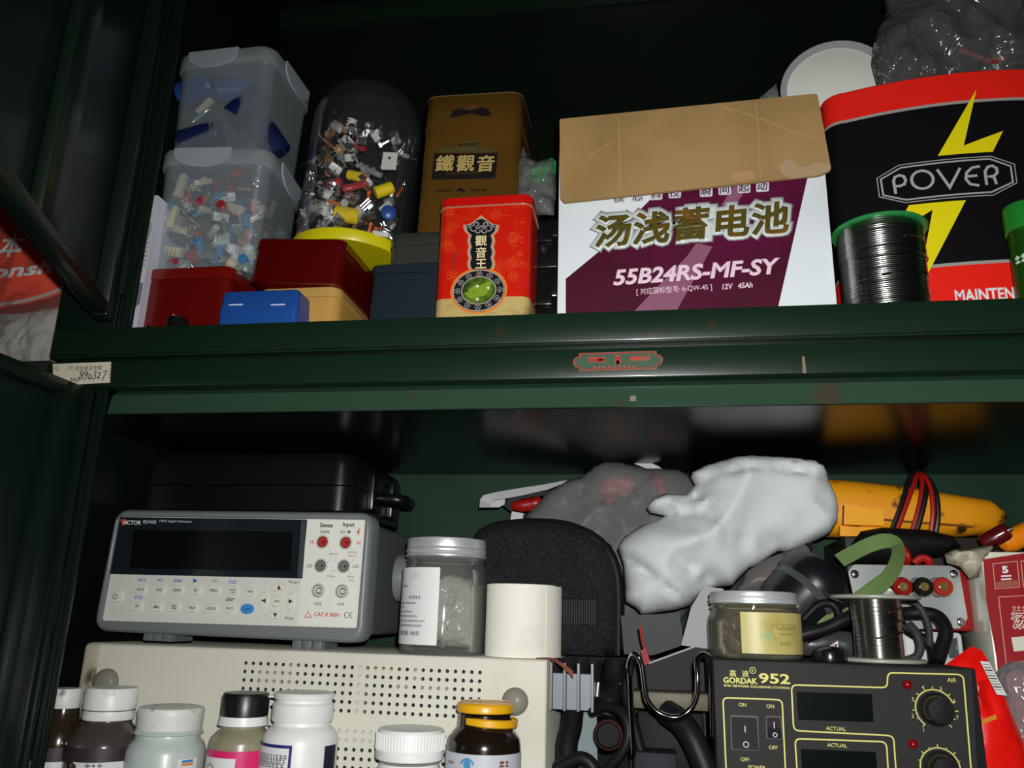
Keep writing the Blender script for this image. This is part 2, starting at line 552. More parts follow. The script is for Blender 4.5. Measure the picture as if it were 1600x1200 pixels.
def door(root, hinge, dirx, z0, z1, width, name, th=0.022):
    """an open steel door: outer sheet, folded edges, a stiffening channel on the inner face"""
    h = Vector(hinge); d = Vector((dirx[0], dirx[1], 0)).normalized(); nrm = Vector((-d.y, d.x, 0))
    mt = Matrix(((d.x, nrm.x, 0, h.x), (d.y, nrm.y, 0, h.y), (0, 0, 1, 0), (0, 0, 0, 1)))
    B = MB()
    B.box(0, width, -th, -th + .0015, z0, z1, mtx=mt)
    for a, b, c, e in ((0, .026, z0, z1), (width - .026, width, z0, z1), (.026, width - .026, z0, z0 + .013), (.026, width - .026, z1 - .013, z1)):
        B.box(a, b, -th + .0015, 0, c, e, .0015, mtx=mt)
    o = wpart(name, root, B, PAINT)
    s = MB().box(.17, .215, -th + .0015, -.004, z0 + .013, z1 - .013, .003, mtx=mt)
    f = wpart('stiffener', root, s, PAINT); f.parent = o
    s = MB().tube([mt @ Vector((.003, .003, z0 + .03)), mt @ Vector((.003, .003, z0 + .075))], .0045, 10, 0)
    f = wpart('hinge', root, s, PAINT); f.parent = o
    return o


door(UC, (-.5440, YF - .007, 0), (.36, -.93), .2835, 1.03, .46, 'door', th=.017)
door(LC, (-.5635, YF - .004, 0), (-.02, -1), ZF + .07, .2155, .46, 'door')

# red and green maker's plate on the rail
pl = []
for a, b in ((897, 550), (1031, 546), (1031, 556)): pl.append(at(a, b, YF))
def pp(px, py):
    q = at(px, py, YF); return (q.x, q.z)
def rel(root, pts):
    l = topo(root).location; return [(x - l.x, z - l.z) for x, z in pts]
c0 = pp(965, 564.5); hw, hh = .0385, .0088
def plate(k):
    a, b = hw - k, hh - k
    pts = [(-a + .003, -b), (a - .003, -b), (a - .003, -b + .003)]
    pts += circ(a - .003, 0, .0055 - k * .3, 8, -70, 70) + [(a - .003, b - .003), (a - .003, b), (-a + .003, b), (-a + .003, b - .003)]
    pts += circ(-a + .003, 0, .0055 - k * .3, 8, 110, 250) + [(-a + .003, -b + .003)]
    return [(c0[0] + x, c0[1] + z + x * .006) for x, z in pts]
y0 = 0.0
mp = decal(LC, 'maker_plate', rel(LC, plate(0)), -.0002, M('plate_tan', C(105, 100, 70), .4), .0006)
mp['label'] = 'small worn plate with red border on the rail'
MB().stroke(rel(LC, plate(.0012)), .0012, -.0008, -.0012, True).build('plate_border', M('plate_red', C(150, 45, 35), .4), mp, smooth=0)
decal(mp, 'plate_field', rel(LC, plate(.0018)), -.0008, M('plate_green', C(62, 88, 70), .35), .0001)
r = random.Random(3); mb = MB()
bx = lambda x, z, w, h: mb.prism(rel(LC, [(c0[0] + x, c0[1] + z), (c0[0] + x + w, c0[1] + z), (c0[0] + x + w, c0[1] + z + h), (c0[0] + x, c0[1] + z + h)]), -.0009, -.0013)
for i in range(9): bx(-.0265 + i * .0017, -.0005, .0008, .0048)
bx(-.027, .0008, .016, .0011); bx(-.018, -.001, .005, .0045)
for i in range(11): bx(.0115 + i * .0017, -.0005 + .0006 * r.random(), .0008, .0045)
bx(.0115, .0032, .017, .0007)
bx(-.0012, -.003, .0028, .0085); bx(-.0024, -.003, .0052, .0035); bx(-.003, .002, .006, .0009)
for i in range(9): bx(-.022 + i * .0045, -.0062, .002, .0014)
mb.build('plate_print', M('plate_red2', C(200, 60, 40), .4), mp, smooth=0)

# paper asset label with typed and handwritten writing
al = decal(LC, 'asset_label', rel(LC, [pp(83, 569), pp(174, 565.5), pp(172, 598), pp(84, 603)]), -.0002, M('label_paper', C(216, 210, 188), .6, var=(120, C(170, 150, 115), .55, .75)), .0004)
al['label'] = 'cream paper label with handwritten number'
q = rel(LC, [pp(139, 575.5), pp(119, 593), pp(143, 587.5)])
text(al, '北京语言学院', .0046, q[0][0], q[0][1], -.0006, M('stamp_brown', C(95, 85, 65), .6), width=.031)
text(al, 'NO', .0042, q[1][0] - .0005, q[1][1], -.0006, INK, sx=1.1)
hx, hz = q[2]
pen = M('pen_ink', (0.01, 0.012, 0.03), .5)
mb = MB(); sc = .0045; cx = hx - .0135
digs = {'8': [[(.8, 1.7), (.3, 1.9), (.1, 1.5), (.8, .9), (.9, .3), (.4, 0), (.1, .4), (.9, 1.5), (.8, 1.7)]], '9': [[(.9, 1.5), (.4, 1.9), (.1, 1.3), (.6, 1.1), (.9, 1.6), (.7, .6), (.3, -.3)]],
        '0': [[(.5, 1.2), (.1, .8), (.2, .1), (.7, .1), (.8, .8), (.5, 1.2)]], '3': [[(.2, 1.8), (.8, 1.7), (.4, 1.1), (.8, .7), (.6, .1), (.1, .0)]],
        '2': [[(.1, 1.3), (.6, 1.5), (.6, .9), (.1, .2), (.9, .3)]], '7': [[(.2, 1.6), (1.1, 1.9), (.7, .7), (.3, -.5)]]}
for ch in '890327':
    for st in digs[ch]:
        p = [tuple(v) for v in [Vector((a, b)) for a, b in st]]
        pts = catmull([Vector((cx + a * sc, hz - .0035 + b * sc, 0)) for a, b in p], 4)
        mb.stroke([(v.x, v.y) for v in pts], .0008, -.0006, -.0008)
    cx += .0051
mb.build('handwriting', pen, al, smooth=0)
# paint chips
chip = M('bare_chip', C(120, 105, 85), .6)
for pts in ([(1253, 557), (1257, 557), (1260, 583), (1254, 583)], [(985, 619), (993, 618), (994, 627), (984, 627)]):
    MB().prism(rel(LC, [pp(*p) for p in pts]), -.0001, -.0003).build('paint_chip', chip, LC, smooth=0)

# ------------------------------------------------------------------ left of the cabinet
sc_ = thing('side_cabinet', 'dark low cabinet left of the green one, behind the open lower door', 'cabinet', (-.86, .76, ZF))
MB().box(-.21, .21, 0, .40, .05, 1.19, .004).build('body', M('dark_wood', (0.02, 0.018, 0.015), .5), sc_)
MB().box(-.215, .215, -.005, .405, 1.19, 1.21, .004).build('top', M('dark_wood', None), sc_)
MB().box(-.20, .20, .01, .39, 0, .05).build('plinth', BLKMAT, sc_, smooth=0)
YR = .80
pk = thing('printed_pack', 'red printed pack with white lettering seen left of the cabinet', 'pack', (-.77, YR + .004, .262))
pol = [on(pk, *p) for p in [(-70, 292), (60, 296), (104, 330), (104, 488), (-70, 505)]]
RED1 = M('pack_red', C(248, 74, 36), .4, spec=.3, var=(14, C(205, 40, 22), .45, .7))
PWH = M('pack_white', (.9, .93, .9), .5)
FR = lambda p: Vector((p.x, p.y - .010 + ((p.x + .02) / .12) ** 2 * .012, p.z))
mb = MB(); pillow(mb, pol, .016, .02, .012)
mb.build('pouch', RED1, pk, smooth=60)
YP = -.0165
decal(pk, 'white_band', [on(pk, *p, YP) for p in [(-70, 310), (14, 303), (20, 313), (-70, 325)]], YP, WPRINT)
decal(pk, 'maroon_band', [on(pk, *p, YP) for p in [(-70, 282), (10, 292), (16, 304), (-70, 310)]], YP, M('pack_maroon', C(90, 40, 35), .4))  # maroon band above the white one
line(pk, 'silver_line', [on(pk, *p, YP) for p in [(-60, 478), (0, 476), (40, 470), (75, 460), (103, 448)]], .0045, YP, M('pack_silver', C(190, 180, 175), .35))
decal(pk, 'dark_band', [on(pk, *p, YP) for p in [(-60, 484), (0, 481), (40, 475), (75, 466), (103, 455), (103, 482), (60, 489), (0, 492), (-60, 494)]], YP, M('pack_dark', C(120, 35, 25), .4))
ptext(pk, '本', 32, 18, 383, PWH, YP - .0003, bold=.03, shear=.12)
ptext(pk, 'onsh', 21, 34, 421, PWH, YP - .0003, bold=.035, shear=.2, wpx=96, rot=3)
fb = thing('plastic_bag', 'wrinkled clear plastic bag around the red printed pack', 'bag', (-.77, YR - .012, .256))
pol = [on(fb, *p) for p in [(-75, 286), (70, 290), (107, 330), (108, 480), (106, 588), (-75, 612)]]
mb = MB(); pillow(mb, pol, .022, .03, .007, amp=.002, freq=40, seed=4, fold=.003)
mb.build('film', CLEAR('bag_film', (.97, .97, .97), .07, (.75, .72, .68), .14, .5, bump=(20, .4, .008)), fb, smooth=70)
pol = [on(fb, *p, .004) for p in [(-75, 488), (30, 488), (107, 478), (106, 588), (-75, 612)]]
mb = MB(); pillow(mb, pol, .015, .01, .006, amp=.004, freq=60, seed=9, ridge=.004)
mb.build('gathered_film', CLEAR('bag_film_milky', (.9, .9, .88), .6, (.82, .80, .74), .2, .8, bump=(30, .8, .01)), fb, smooth=70).location.y = .004

# ------------------------------------------------------------------ upper compartment
# --- battery carton
CY = .757
c_bl = at(870, 490, CY); c_br = at(1308.5, 475, CY)
ct = thing('battery_carton', 'white and maroon battery carton with its brown cardboard flap hanging open in front', 'carton', ((c_bl.x + c_br.x) / 2, CY, ZSH))
cw = c_br.x - c_bl.x; ch = .2405
CARD = M('cardboard', C(166, 134, 84), .8, var=(9, C(138, 108, 64), .45, .75), bump=(14, .12, .004))
MB().box(-cw / 2, cw / 2, 0, .129, 0, ch, .0018).build('body', M('carton_white', C(222, 230, 234), .35, spec=.4), ct)
MAR = M('carton_maroon', C(72, 14, 38), .35, var=(7, C(105, 12, 68), .42, .75))
decal(ct, 'maroon_panel', ons(ct, [(884, 500), (884, 436), (935, 394), (1022, 306), (1022, 240), (1272, 232), (1213, 492)]), -.0002, MAR, .0002)
PINK = M('carton_pink', C(138, 86, 112), .4)
decal(ct, 'pink_stripe', ons(ct, [(983, 495), (1074, 400), (1088, 380), (1113, 386), (1052, 495)]), -.0004, PINK, .0002)
decal(ct, 'pink_stripe', ons(ct, [(1112, 345), (1150, 285), (1172, 285), (1135, 345)]), -.0004, PINK, .0002)
GOLDP = M('carton_gold', C(84, 74, 24), .35, var=(30, C(150, 84, 20), .54, .74))
HALO = M('carton_halo', C(205, 214, 212), .4)
HALO2 = M('carton_halo_edge', C(120, 120, 118), .4)
for i, (chh, px, py) in enumerate((('汤', 958, 360.5), ('浅', 1017, 356), ('蓄', 1082, 349), ('电', 1143, 345.5), ('池', 1203, 341))):
    kw = dict(shear=.14, rot=2.2)
    ptext(ct, chh, 45, px, py, HALO2, -.0005, bold=.145, name='character_edge', ext=.00008, **kw)
    ptext(ct, chh, 45, px - .6, py - .8, HALO, -.0008, bold=.125, name='character_halo', ext=.00008, **kw)
    ptext(ct, chh, 45, px, py, GOLDP, -.0011, bold=.032, name='character', ext=.00008, **kw)
PALE = M('carton_pale', C(235, 205, 222), .4)
ptext(ct, '55B24RS-MF-SY', 24, 1087, 424.5, PALE, -.0006, bold=.035, shear=.22, wpx=264, rot=2.1)
ptext(ct, '[ 对应国标型号: 6-QW-45 ]', 9.5, 1053, 452.5, PALE, -.0006, wpx=118, rot=2.0)
ptext(ct, '12V   45Ah', 8.5, 1152, 446.5, PALE, -.0006, bold=.03, shear=.2, wpx=48, rot=2)
for chh, px, py in (('核', 967, 309), ('芯', 996, 307), ('科', 1025, 304), ('技', 1054, 301), ('瞬', 1103, 299), ('间', 1132, 296), ('起', 1162, 293), ('动', 1191, 291)):
    x, z = on(ct, px, py, -.0008)
    decal(ct, 'character_tile', rpoly([(x - .0062, z - .0062), (x + .0062, z - .0062), (x + .0068, z + .0062), (x - .0056, z + .0062)], .002), -.0008, M('carton_tile', C(205, 205, 212), .4), .0002)
    text(ct, chh, .0092, x, z, -.0011, M('carton_purple', C(70, 30, 70), .5), bold=.012, ext=.00008, shear=.08)
# the flap: a sheet of corrugated board folded down over the front, lifting outwards at its foot
fp = rpoly(ons(ct, [(874, 184), (1278, 143), (1298, 268), (1280, 276), (1190, 286), (1060, 300), (882, 319), (876, 312)], -.008), .004)
mb = MB()
zt = on(ct, 1080, 160, -.004)[1]; zb = on(ct, 1080, 300, -.008)[1]
mb.prism(fp, -.0035, 0)
fl_ = mb.build('flap', CARD, ct, smooth=0, cut=[-.09, -.04, .0, .04, .09],
               fn=lambda p: Vector((p.x, p.y - .0015 - .007 * max(0, (zt - p.z) / (zt - zb)), p.z)))
TORN = M('torn_board', C(172, 146, 112), .9, bump=(60, .3, .004))
ff = lambda p: Vector((p.x, p.y - .0015 - .007 * max(0, (zt - p.z) / (zt - zb)), p.z))
fpt = lambda pts: [on(ct, a, b, -.0105) for a, b in pts]
MB().prism(fpt([(1216, 262), (1228, 249), (1240, 251), (1244, 260), (1255, 262), (1276, 253), (1297, 258), (1296, 268), (1280, 274), (1235, 281), (1222, 274)]), -.0036, -.0041).build('torn_patch', TORN, fl_, smooth=0, fn=ff)
MB().prism(fpt([(1142, 272), (1165, 267), (1181, 270), (1177, 281), (1152, 285), (1143, 281)]), -.0036, -.0039).build('torn_patch', M('torn_board_tan', C(178, 140, 98), .9), fl_, smooth=0, fn=ff)
CR1 = M("board_crease", C(184, 152, 102), .8)
for pth in ([(1130, 163), (1160, 172), (1200, 186), (1235, 203), (1280, 214)], [(905, 262), (925, 240), (958, 218)], [(1182, 156), (1186, 215), (1188, 280)], [(966, 180), (968, 240), (970, 302)]):
    MB().stroke(fpt(pth), .0007, -.0034, -.0038).build('crease', CR1, fl_, smooth=0, fn=ff)

# --- black and red oil tin
PT = thing('oil_tin', 'large black tin with red rim and yellow lightning bolt at the right end', 'tin', (.35, .836, ZSH))
pw, pd, phh = .30, .19, .295
def bulge(x): return -.029 * (1 - (x / (pw / 2)) ** 2)
def tin_ring(z, k=0.0):
    out = []; n = 18; w = pw / 2 - k; rc = .020
    for i in range(n + 1):
        x = -w + rc + (2 * w - 2 * rc) * i / n
        out.append(Vector((x, bulge(x) + k, z)))
    yc = bulge(w - rc) + k
    for i in range(1, 6):
        a = -math.pi / 2 + math.pi / 2 * i / 6
        out.append(Vector((w - rc + rc * math.cos(a), yc + rc + rc * math.sin(a), z)))
    for i in range(7):
        a = math.pi / 2 * i / 6
        out.append(Vector((w - rc + rc * math.cos(a), pd - rc - k + rc * math.sin(a), z)))
    for i in range(7):
        a = math.pi / 2 + math.pi / 2 * i / 6
        out.append(Vector((-w + rc + rc * math.cos(a), pd - rc - k + rc * math.sin(a), z)))
    for i in range(0, 6):
        a = math.pi + math.pi / 2 * i / 6
        out.append(Vector((-w + rc + rc * math.cos(a), yc + rc + rc * math.sin(a), z)))
    return out
PBLK = M('tin_black', (0.006, 0.006, 0.008), .28, spec=.5); PRED = M('tin_red', C(242, 38, 26), .35, spec=.3)
PGREY = M('tin_grey', C(160, 160, 152), .4)
zb1 = on(PT, 1510, 421, -.016)[1]; zg = .0035; zt1 = on(PT, 1500, 168, -.016)[1]
MB().loft([tin_ring(zb1 + zg), tin_ring(zt1 - zg)]).build('body', PBLK, PT)
MB().loft([tin_ring(.001, .002), tin_ring(0.003), tin_ring(zb1)]).build('bottom_band', PRED, PT)
MB().loft([tin_ring(zb1, .0001), tin_ring(zb1 + zg, .0001)]).build('grey_line', PGREY, PT)
MB().loft([tin_ring(zt1 - zg, .0001), tin_ring(zt1, .0001)]).build('grey_line', PGREY, PT)
MB().loft([tin_ring(zt1), tin_ring(phh), tin_ring(phh + .002, .002), tin_ring(phh + .002, .005), tin_ring(phh - .004, .006)]).build('rim', PRED, PT)
fnp = lambda p: Vector((p.x, p.y + bulge(p.x), p.z))
def tp(pts):
    out = []
    for a, b in pts:
        y = -.014
        for _ in range(3):
            x, z = on(PT, a, b, y); y = bulge(x)
        out.append((x, z))
    return out
cuts = [-.12 + .01 * i for i in range(27)]
PYEL = M('tin_yellow', C(240, 224, 18), .4, spec=.3)
decal(PT, 'lightning_bolt', tp([(1525.5, 140), (1505.5, 228), (1567, 205), (1551, 237.5), (1465, 244)]), -.0003, PYEL, .0002, fn=fnp, cut=cuts)
decal(PT, 'lightning_bolt', tp([(1420, 321), (1509, 313), (1450, 427), (1444, 430), (1440, 420), (1457, 328), (1420, 351), (1402, 352)]), -.0003, PYEL, .0002, fn=fnp, cut=cuts)
oc = [(1370, 279), (1404, 258.5), (1548, 244.5), (1585, 257), (1588.5, 286), (1552, 305), (1415, 317), (1374, 308)]
oc2 = [(1376, 280.5), (1407, 262.5), (1546, 248.5), (1579, 260), (1582.5, 285), (1549, 300.5), (1416, 312.5), (1380, 305.5)]
PSIL = M('tin_silver', C(176, 176, 170), .4)
line(PT, 'badge_outline', tp(oc), .0009, -.0002, PSIL, .0002, True, fnp, cuts)
line(PT, 'badge_outline', tp(oc2), .0017, -.0002, PSIL, .0002, True, fnp, cuts)
wl = .0027
for pth, cl in (([(1399.5, 303), (1396, 283), (1398, 277), (1405, 274), (1412, 276), (1415, 282), (1413, 288), (1406, 291), (1399, 291)], 0),
                ([(1441 + 17 * math.cos(a), 281 + 14 * math.sin(a)) for a in [i * .35 for i in range(18)]], 1),
                ([(1464, 265), (1484, 293), (1500, 262.5)], 0),
                ([(1531, 260), (1519, 262), (1510, 270), (1509, 280), (1516, 288), (1530, 290)], 0), ([(1510, 276), (1527, 274.5)], 0),
                ([(1541.5, 289), (1539, 268), (1543, 261), (1550, 259), (1557, 263), (1558, 270), (1553, 275), (1544, 276), (1553, 277), (1557, 288)], 0)):
    line(PT, 'letter', tp(pth), wl, -.0002, PSIL, .0002, bool(cl), fnp, cuts)
x, z = tp([(1492, 463)])[0]
text(PT, 'MAINTENANCE', .0125, x, z, -.0002, WPRINT, align='LEFT', bold=.03, sx=.72, fn=fnp)

# --- spool of solder wire, green flanges
def spool(name, label, c, r, rf, z0, h, mfl, seed, tilt=0):
    t = thing(name, label, 'spool', c)
    fh = .0032
    MB().lathe([(.006, z0), (rf - .001, z0), (rf, z0 + .001), (rf, z0 + fh - .001), (rf - .001, z0 + fh), (.006, z0 + fh)], 48).build('flange', mfl, t)
    MB().lathe([(.006, z0 + h - fh), (rf - .001, z0 + h - fh), (rf, z0 + h - fh + .001), (rf, z0 + h - .001), (rf - .001, z0 + h), (.006, z0 + h)], 48).build('flange', mfl, t)
    pr_ = [(.005, z0 + fh)]; n = 46; rd = random.Random(seed)
    for i in range(n):
        k = r + rd.uniform(-.00018, .00018) + (.0007 if i > n * .62 else 0)
        za = z0 + fh + (h - 2 * fh) * i / n; dz = (h - 2 * fh) / n
        pr_ += [(k - .0003, za + dz * .02), (k - .00008, za + dz * .25), (k, za + dz * .5), (k - .00008, za + dz * .75), (k - .0003, za + dz * .98)]
    pr_.append((.005, z0 + h - fh))
    MB().lathe(pr_, 56).build('wire', TINWIRE, t, smooth=75)
    mb = MB(); a0 = 4.4
    for i in range(3):
        zz = z0 + h * (.35 + .2 * i)
        mb.tube([((r + .0012) * math.cos(a0 + q * .25 + i * .3), (r + .0012) * math.sin(a0 + q * .25 + i * .3), zz + q * .0012) for q in range(7)], .0006, 5, 3)
    mb.build('loose_turn', TINWIRE, t)
    return t
sp = at(1379, 420, .768)
GREENP = M('spool_green', C(38, 132, 66), .35)
spool('solder_spool', 'large spool of shiny solder wire with green flanges', (sp.x, .768, ZSH), .0383, .0435, 0.0005, at(1379, 362, .768).z - ZSH, GREENP, 5)

# --- green canister at the right edge
gc = at(1612, 400, .772)
g = thing('canister', 'green capped canister cut off by the right edge of the view', 'canister', (gc.x, .772, ZSH))
gh_ = at(1600, 323, .772).z - ZSH
MB().lathe([(.016, 0), (.0175, .001), (.0175, gh_ - .028), (.0165, gh_ - .026), (.0165, gh_ - .024)], 32).build('body', CLEAR('green_clear', (.25, .55, .2), .35, C(60, 120, 40), .2), g)
MB().lathe([(.0185, gh_ - .0275), (.0192, gh_ - .027), (.0192, gh_ - .005), (.018, gh_ - .001), (.0005, gh_)], 32).build('cap', M('cap_green', C(30, 125, 40), .35), g)
dashes(g, [(-.022, -.006, gh_ * .5, .008)], -.0002, M('pale_green_print', C(190, 215, 180), .5), 4, fn=wrapfn(.0177))

# --- red tea tin with medallion
RT = thing('tea_tin', 'bright red tea tin with a round green tea medallion at the shelf edge', 'tin', (-.1643, .747, ZSH))
rw, rd_ = .0975, .062
RTIN = M('tea_red', C(204, 28, 12), .3, var=(38, C(214, 66, 22), .52, .75)); RLID = M('tea_red_lid', C(200, 18, 10), .28)
ztp = on(RT, 757, 306)[1]; zsm = on(RT, 757, 321.5)[1]
def rlev(w, d, r_, zs):
    return [(w, d, r_, z) for z in zs]
MB().rr([(rw - .002, rd_ - .002, .010, 0), (rw, rd_, .011, .001), (rw, rd_, .011, zsm - .0008)], 6, 0, rd_ / 2).build('body', RTIN, RT)
MB().rr([(rw + .0012, rd_ + .0012, .0115, zsm + .0004), (rw + .0012, rd_ + .0012, .0115, ztp - .001), (rw - .001, rd_ - .001, .010, ztp), (rw - .006, rd_ - .006, .008, ztp - .0006)], 6, 0, rd_ / 2).build('lid', RLID, RT)
MB().rr([(rw + .0022, rd_ + .0022, .012, zsm - .0007), (rw + .0026, rd_ + .0026, .012, zsm), (rw + .0022, rd_ + .0022, .012, zsm + .0006)], 6, 0, rd_ / 2).build('rim_line', M('tin_edge', C(225, 190, 150), .25, metal=.6), RT)
BEI = M('tea_beige', C(190, 168, 105), .45, var=(50, C(150, 125, 70), .5, .7))
mb = MB(); zsk = on(RT, 700, 467)[1]
mb.rr([(rw + .0004, rd_ + .0004, .0112, .001), (rw + .0004, rd_ + .0004, .0112, zsk)], 6, 0, rd_ / 2); mb.build('skirt_band', BEI, RT)
mb = MB(); rdm = random.Random(8)
for i in range(16):
    x = rdm.uniform(-rw / 2 + .01, rw / 2 - .015); z = rdm.uniform(.004, zsk - .003); l = rdm.uniform(.004, .014)
    if i % 3: mb.stroke([(x, z), (x + l, z + rdm.uniform(-.001, .001))], .0003, -.0003, -.0004)
    else: mb.stroke([(x, z), (x + rdm.uniform(-.003, .003), z + .006)], .0003, -.0003, -.0004)
mb.build('map_lines', M('map_brown', C(125, 100, 55), .5), RT, smooth=0)
SIL = M('tea_silver', C(165, 160, 158), .35); BLKP = M('tea_black', (0.01, 0.008, 0.008), .35)
GLOW = M('tea_orange', C(232, 130, 40), .4)
x0, z0 = on(RT, 750, 390)
ky = on(RT, 752, 400)[1] - on(RT, 752, 401)[1]
cm, zm = on(RT, 748, 454)
decal(RT, 'medallion_edge', circ(cm, zm, 41 * ky, 40, rz=35 * ky), -.0001, GLOW, .0002)
decal(RT, 'medallion', circ(cm, zm, 38 * ky, 40, rz=32 * ky), -.0003, BLKP, .0002)
for r1 in (36.8, 24.8):
    line(RT, 'medallion_ring', circ(cm, zm, r1 * ky, 40, rz=r1 * ky * .84), 1.5 * ky, -.0005, SIL, .0002, True)
mb = MB()
for i in range(12):
    a = 2 * math.pi * i / 12; x = cm + 31 * ky * math.cos(a); z = zm + 26 * ky * math.sin(a)
    for j in range(3):
        b = a + j * 2.1
        mb.stroke(circ(x + 2.2 * ky * math.cos(b), z + 2.0 * ky * math.sin(b), 2.3 * ky, 9), .75 * ky, -.0005, -.0007, True)
mb.build('medallion_scrolls', SIL, RT, smooth=0)
decal(RT, 'medallion_picture', circ(cm, zm, 24 * ky, 36, rz=20 * ky), -.0005, M('leaf_green', C(95, 125, 25), .4, var=(90, C(45, 62, 12), .42, .62)), .0002)
mb = MB()
for q, (dx, dz, rr_, w_) in enumerate(((-4, 3, 20, 6), (5, -4, 28, 7), (-9, -9, -28, 5), (9, 7, 35, 5))):
    a = R_(rr_); pts = [(cm + (dx + 13 * t * math.cos(a) - w_ * math.sin(math.pi * (t + 1) / 2) * s_ * math.sin(a)) * ky, zm + (dz + 13 * t * math.sin(a) + w_ * math.sin(math.pi * (t + 1) / 2) * s_ * math.cos(a)) * ky * .85)
         for s_, rng in ((1, [-1, -.6, -.2, .2, .6, 1]), (-1, [.6, .2, -.2, -.6])) for t in rng]
    mb.prism(pts, -.0007, -.0008 - q * .0001)
mb.build('leaves', M('leaf_light', C(128, 160, 38), .35), RT, smooth=0)
mb = MB()
for dx, dz in ((-2, 6), (-1, -14), (14, 3)): mb.prism(circ(cm + dx * ky, zm + dz * ky, 2.0 * ky, 8), -.001, -.0013)
mb.build('dew_drops', WPRINT, RT, smooth=0)
# hanging title panel with scalloped sides
def scallop(k):
    L_ = []
    for i in range(31):
        t = i / 30; zz = 421 - 53 * t
        L_.append((15.5 + k + 2.3 * abs(math.sin(math.pi * t * 3)), zz))
    top = [(22 + k, 362), (24 + k * 1.2, 352), (14 + k, 350), (8 + k * .6, 345), (0, 341 - k * 1.2)]
    rgt = L_ + top
    return ons(RT, [(752 + a, b) for a, b in rgt] + [(752 - a, b) for a, b in rgt[-2::-1]])
decal(RT, 'title_edge', scallop(4.2), -.0001, GLOW, .0002)
decal(RT, 'title_border', scallop(2.6), -.0003, SIL, .0002)
decal(RT, 'title_panel', scallop(-1.0), -.0005, BLKP, .0002)
mb = MB()
for s_ in (-1, 1):
    for dx, py, rr_ in ((12, 357, 4.6), (7, 351, 3.2), (5, 361, 3.6), (17, 354, 2.4)):
        x, z = on(RT, 752 + s_ * dx, py); mb.stroke(circ(x, z, rr_ * ky, 12), 1.6 * ky, -.0007, -.0009, True)
x, z = on(RT, 752, 357); mb.stroke(circ(x, z, 3 * ky, 10), 1.8 * ky, -.0007, -.0009, True)
mb.build('title_ornament', SIL, RT, smooth=0)
CRM = M('tea_cream', C(238, 226, 170), .45)
for chh, py in (('觀', 376), ('音', 394.5), ('王', 412)): ptext(RT, chh, 15, 751.5, py, CRM, -.0007, bold=.015)
mb = MB(); rdm = random.Random(2)
for i in range(16):
    x, z = on(RT, rdm.uniform(785, 815), rdm.uniform(335, 415)); l = rdm.uniform(.002, .004)
    mb.stroke([(x, z), (x + l, z + rdm.uniform(-.0012, .0012))], .0005, -.0001, -.0002)
mb.build('brush_marks', M('tea_pink', C(232, 110, 70), .5), RT, smooth=0)
for a, b, rr_ in ((775, 335, 10), (802, 372, 10), (802, 432, 9), (702, 332, 9), (700, 385, 10), (708, 430, 10)):
    mb = MB()
    for j in range(7):
        t = 2 * math.pi * j / 7; x, z = on(RT, a, b)
        mb.stroke(circ(x + .55 * rr_ * ky * math.cos(t), z + .55 * rr_ * ky * math.sin(t), .34 * rr_ * ky, 9), .0003, -.0001, -.0002, True)
    mb.build('flower_print', M('tea_flower', C(222, 92, 26), .5), RT, smooth=0)
decal(RT, 'scratch', ons(RT, [(705, 428), (709, 395), (712, 393), (710, 412)]), -.0001, M('tea_scratch', C(120, 50, 40), .5), .0001)

# --- stack: navy box, clear box, gold tin
zn = at(630, 412, .777).z
NV = thing('plastic_box', 'dark navy box with lid directly left of the bright red tea tin', 'box', (-.2225, .777, ZSH))
hN = zn - ZSH; NAV = M('navy_plastic', C(30, 40, 50), .4, spec=.4)
MB().rr([(.136, .118, .006, 0), (.142, .124, .008, .001), (.142, .124, .008, hN - .0115)], 5, 0, .062).build('body', NAV, NV)
MB().rr([(.1445, .1265, .009, hN - .011), (.1445, .1265, .009, hN - .002), (.141, .123, .008, hN)], 5, 0, .062).build('lid', NAV, NV)
zc = .4085
CBX = thing('clear_box', 'small smoky clear plastic box under the gold tea tin', 'box', (-.2145, .789, zn + .0002))
hC = zc - zn; SMK = CLEAR('smoky_clear', (.62, .64, .6), .16, (.3, .32, .28), .08, 1.3)
MB().rr([(.126, .096, .010, 0), (.130, .100, .012, .002), (.130, .100, .012, hC * .62)], 6, 0, .05).build('body', SMK, CBX)
MB().rr([(.133, .103, .013, hC * .63), (.133, .103, .013, hC * .9), (.127, .097, .012, hC)], 6, 0, .05).build('lid', SMK, CBX)
t = thing('paper_scrap', 'torn tan paper scrap inside the smoky clear box', 'scrap', (-.20, .80, zn + .003))
MB().prism([(-.008, 0), (.012, 0), (.012, .011), (.004, .007)], 0, .002).build('sheet', M('tan_paper', C(150, 110, 70), .7), t, smooth=0)

GT = thing('gold_tea_tin', 'tall dim gold tea tin with a black name plaque behind the red tea tin', 'tin', (-.2005, .806, zc + .0003), ry=1.2)
GOLD = M('old_gold', C(108, 77, 27), .34, metal=.35, spec=.4, var=(12, C(96, 66, 22), .45, .7))
GOLD2 = M('old_gold_dark', C(92, 62, 22), .45)
gw, gd = .1155, .085; gh = .1855; gs = on(GT, 740, 192)[1]
MB().rr([(gw - .002, gd - .002, .013, 0), (gw, gd, .014, .001), (gw, gd, .014, gs - .0008)], 7, 0, gd / 2).build('body', GOLD, GT)
MB().rr([(gw + .0012, gd + .0012, .0146, gs), (gw + .0012, gd + .0012, .0146, gh - .0015), (gw - .001, gd - .001, .0135, gh), (gw - .003, gd - .003, .0125, gh + .0003), (gw - .005, gd - .005, .012, gh - .0005)], 7, 0, gd / 2).build('lid', GOLD, GT)
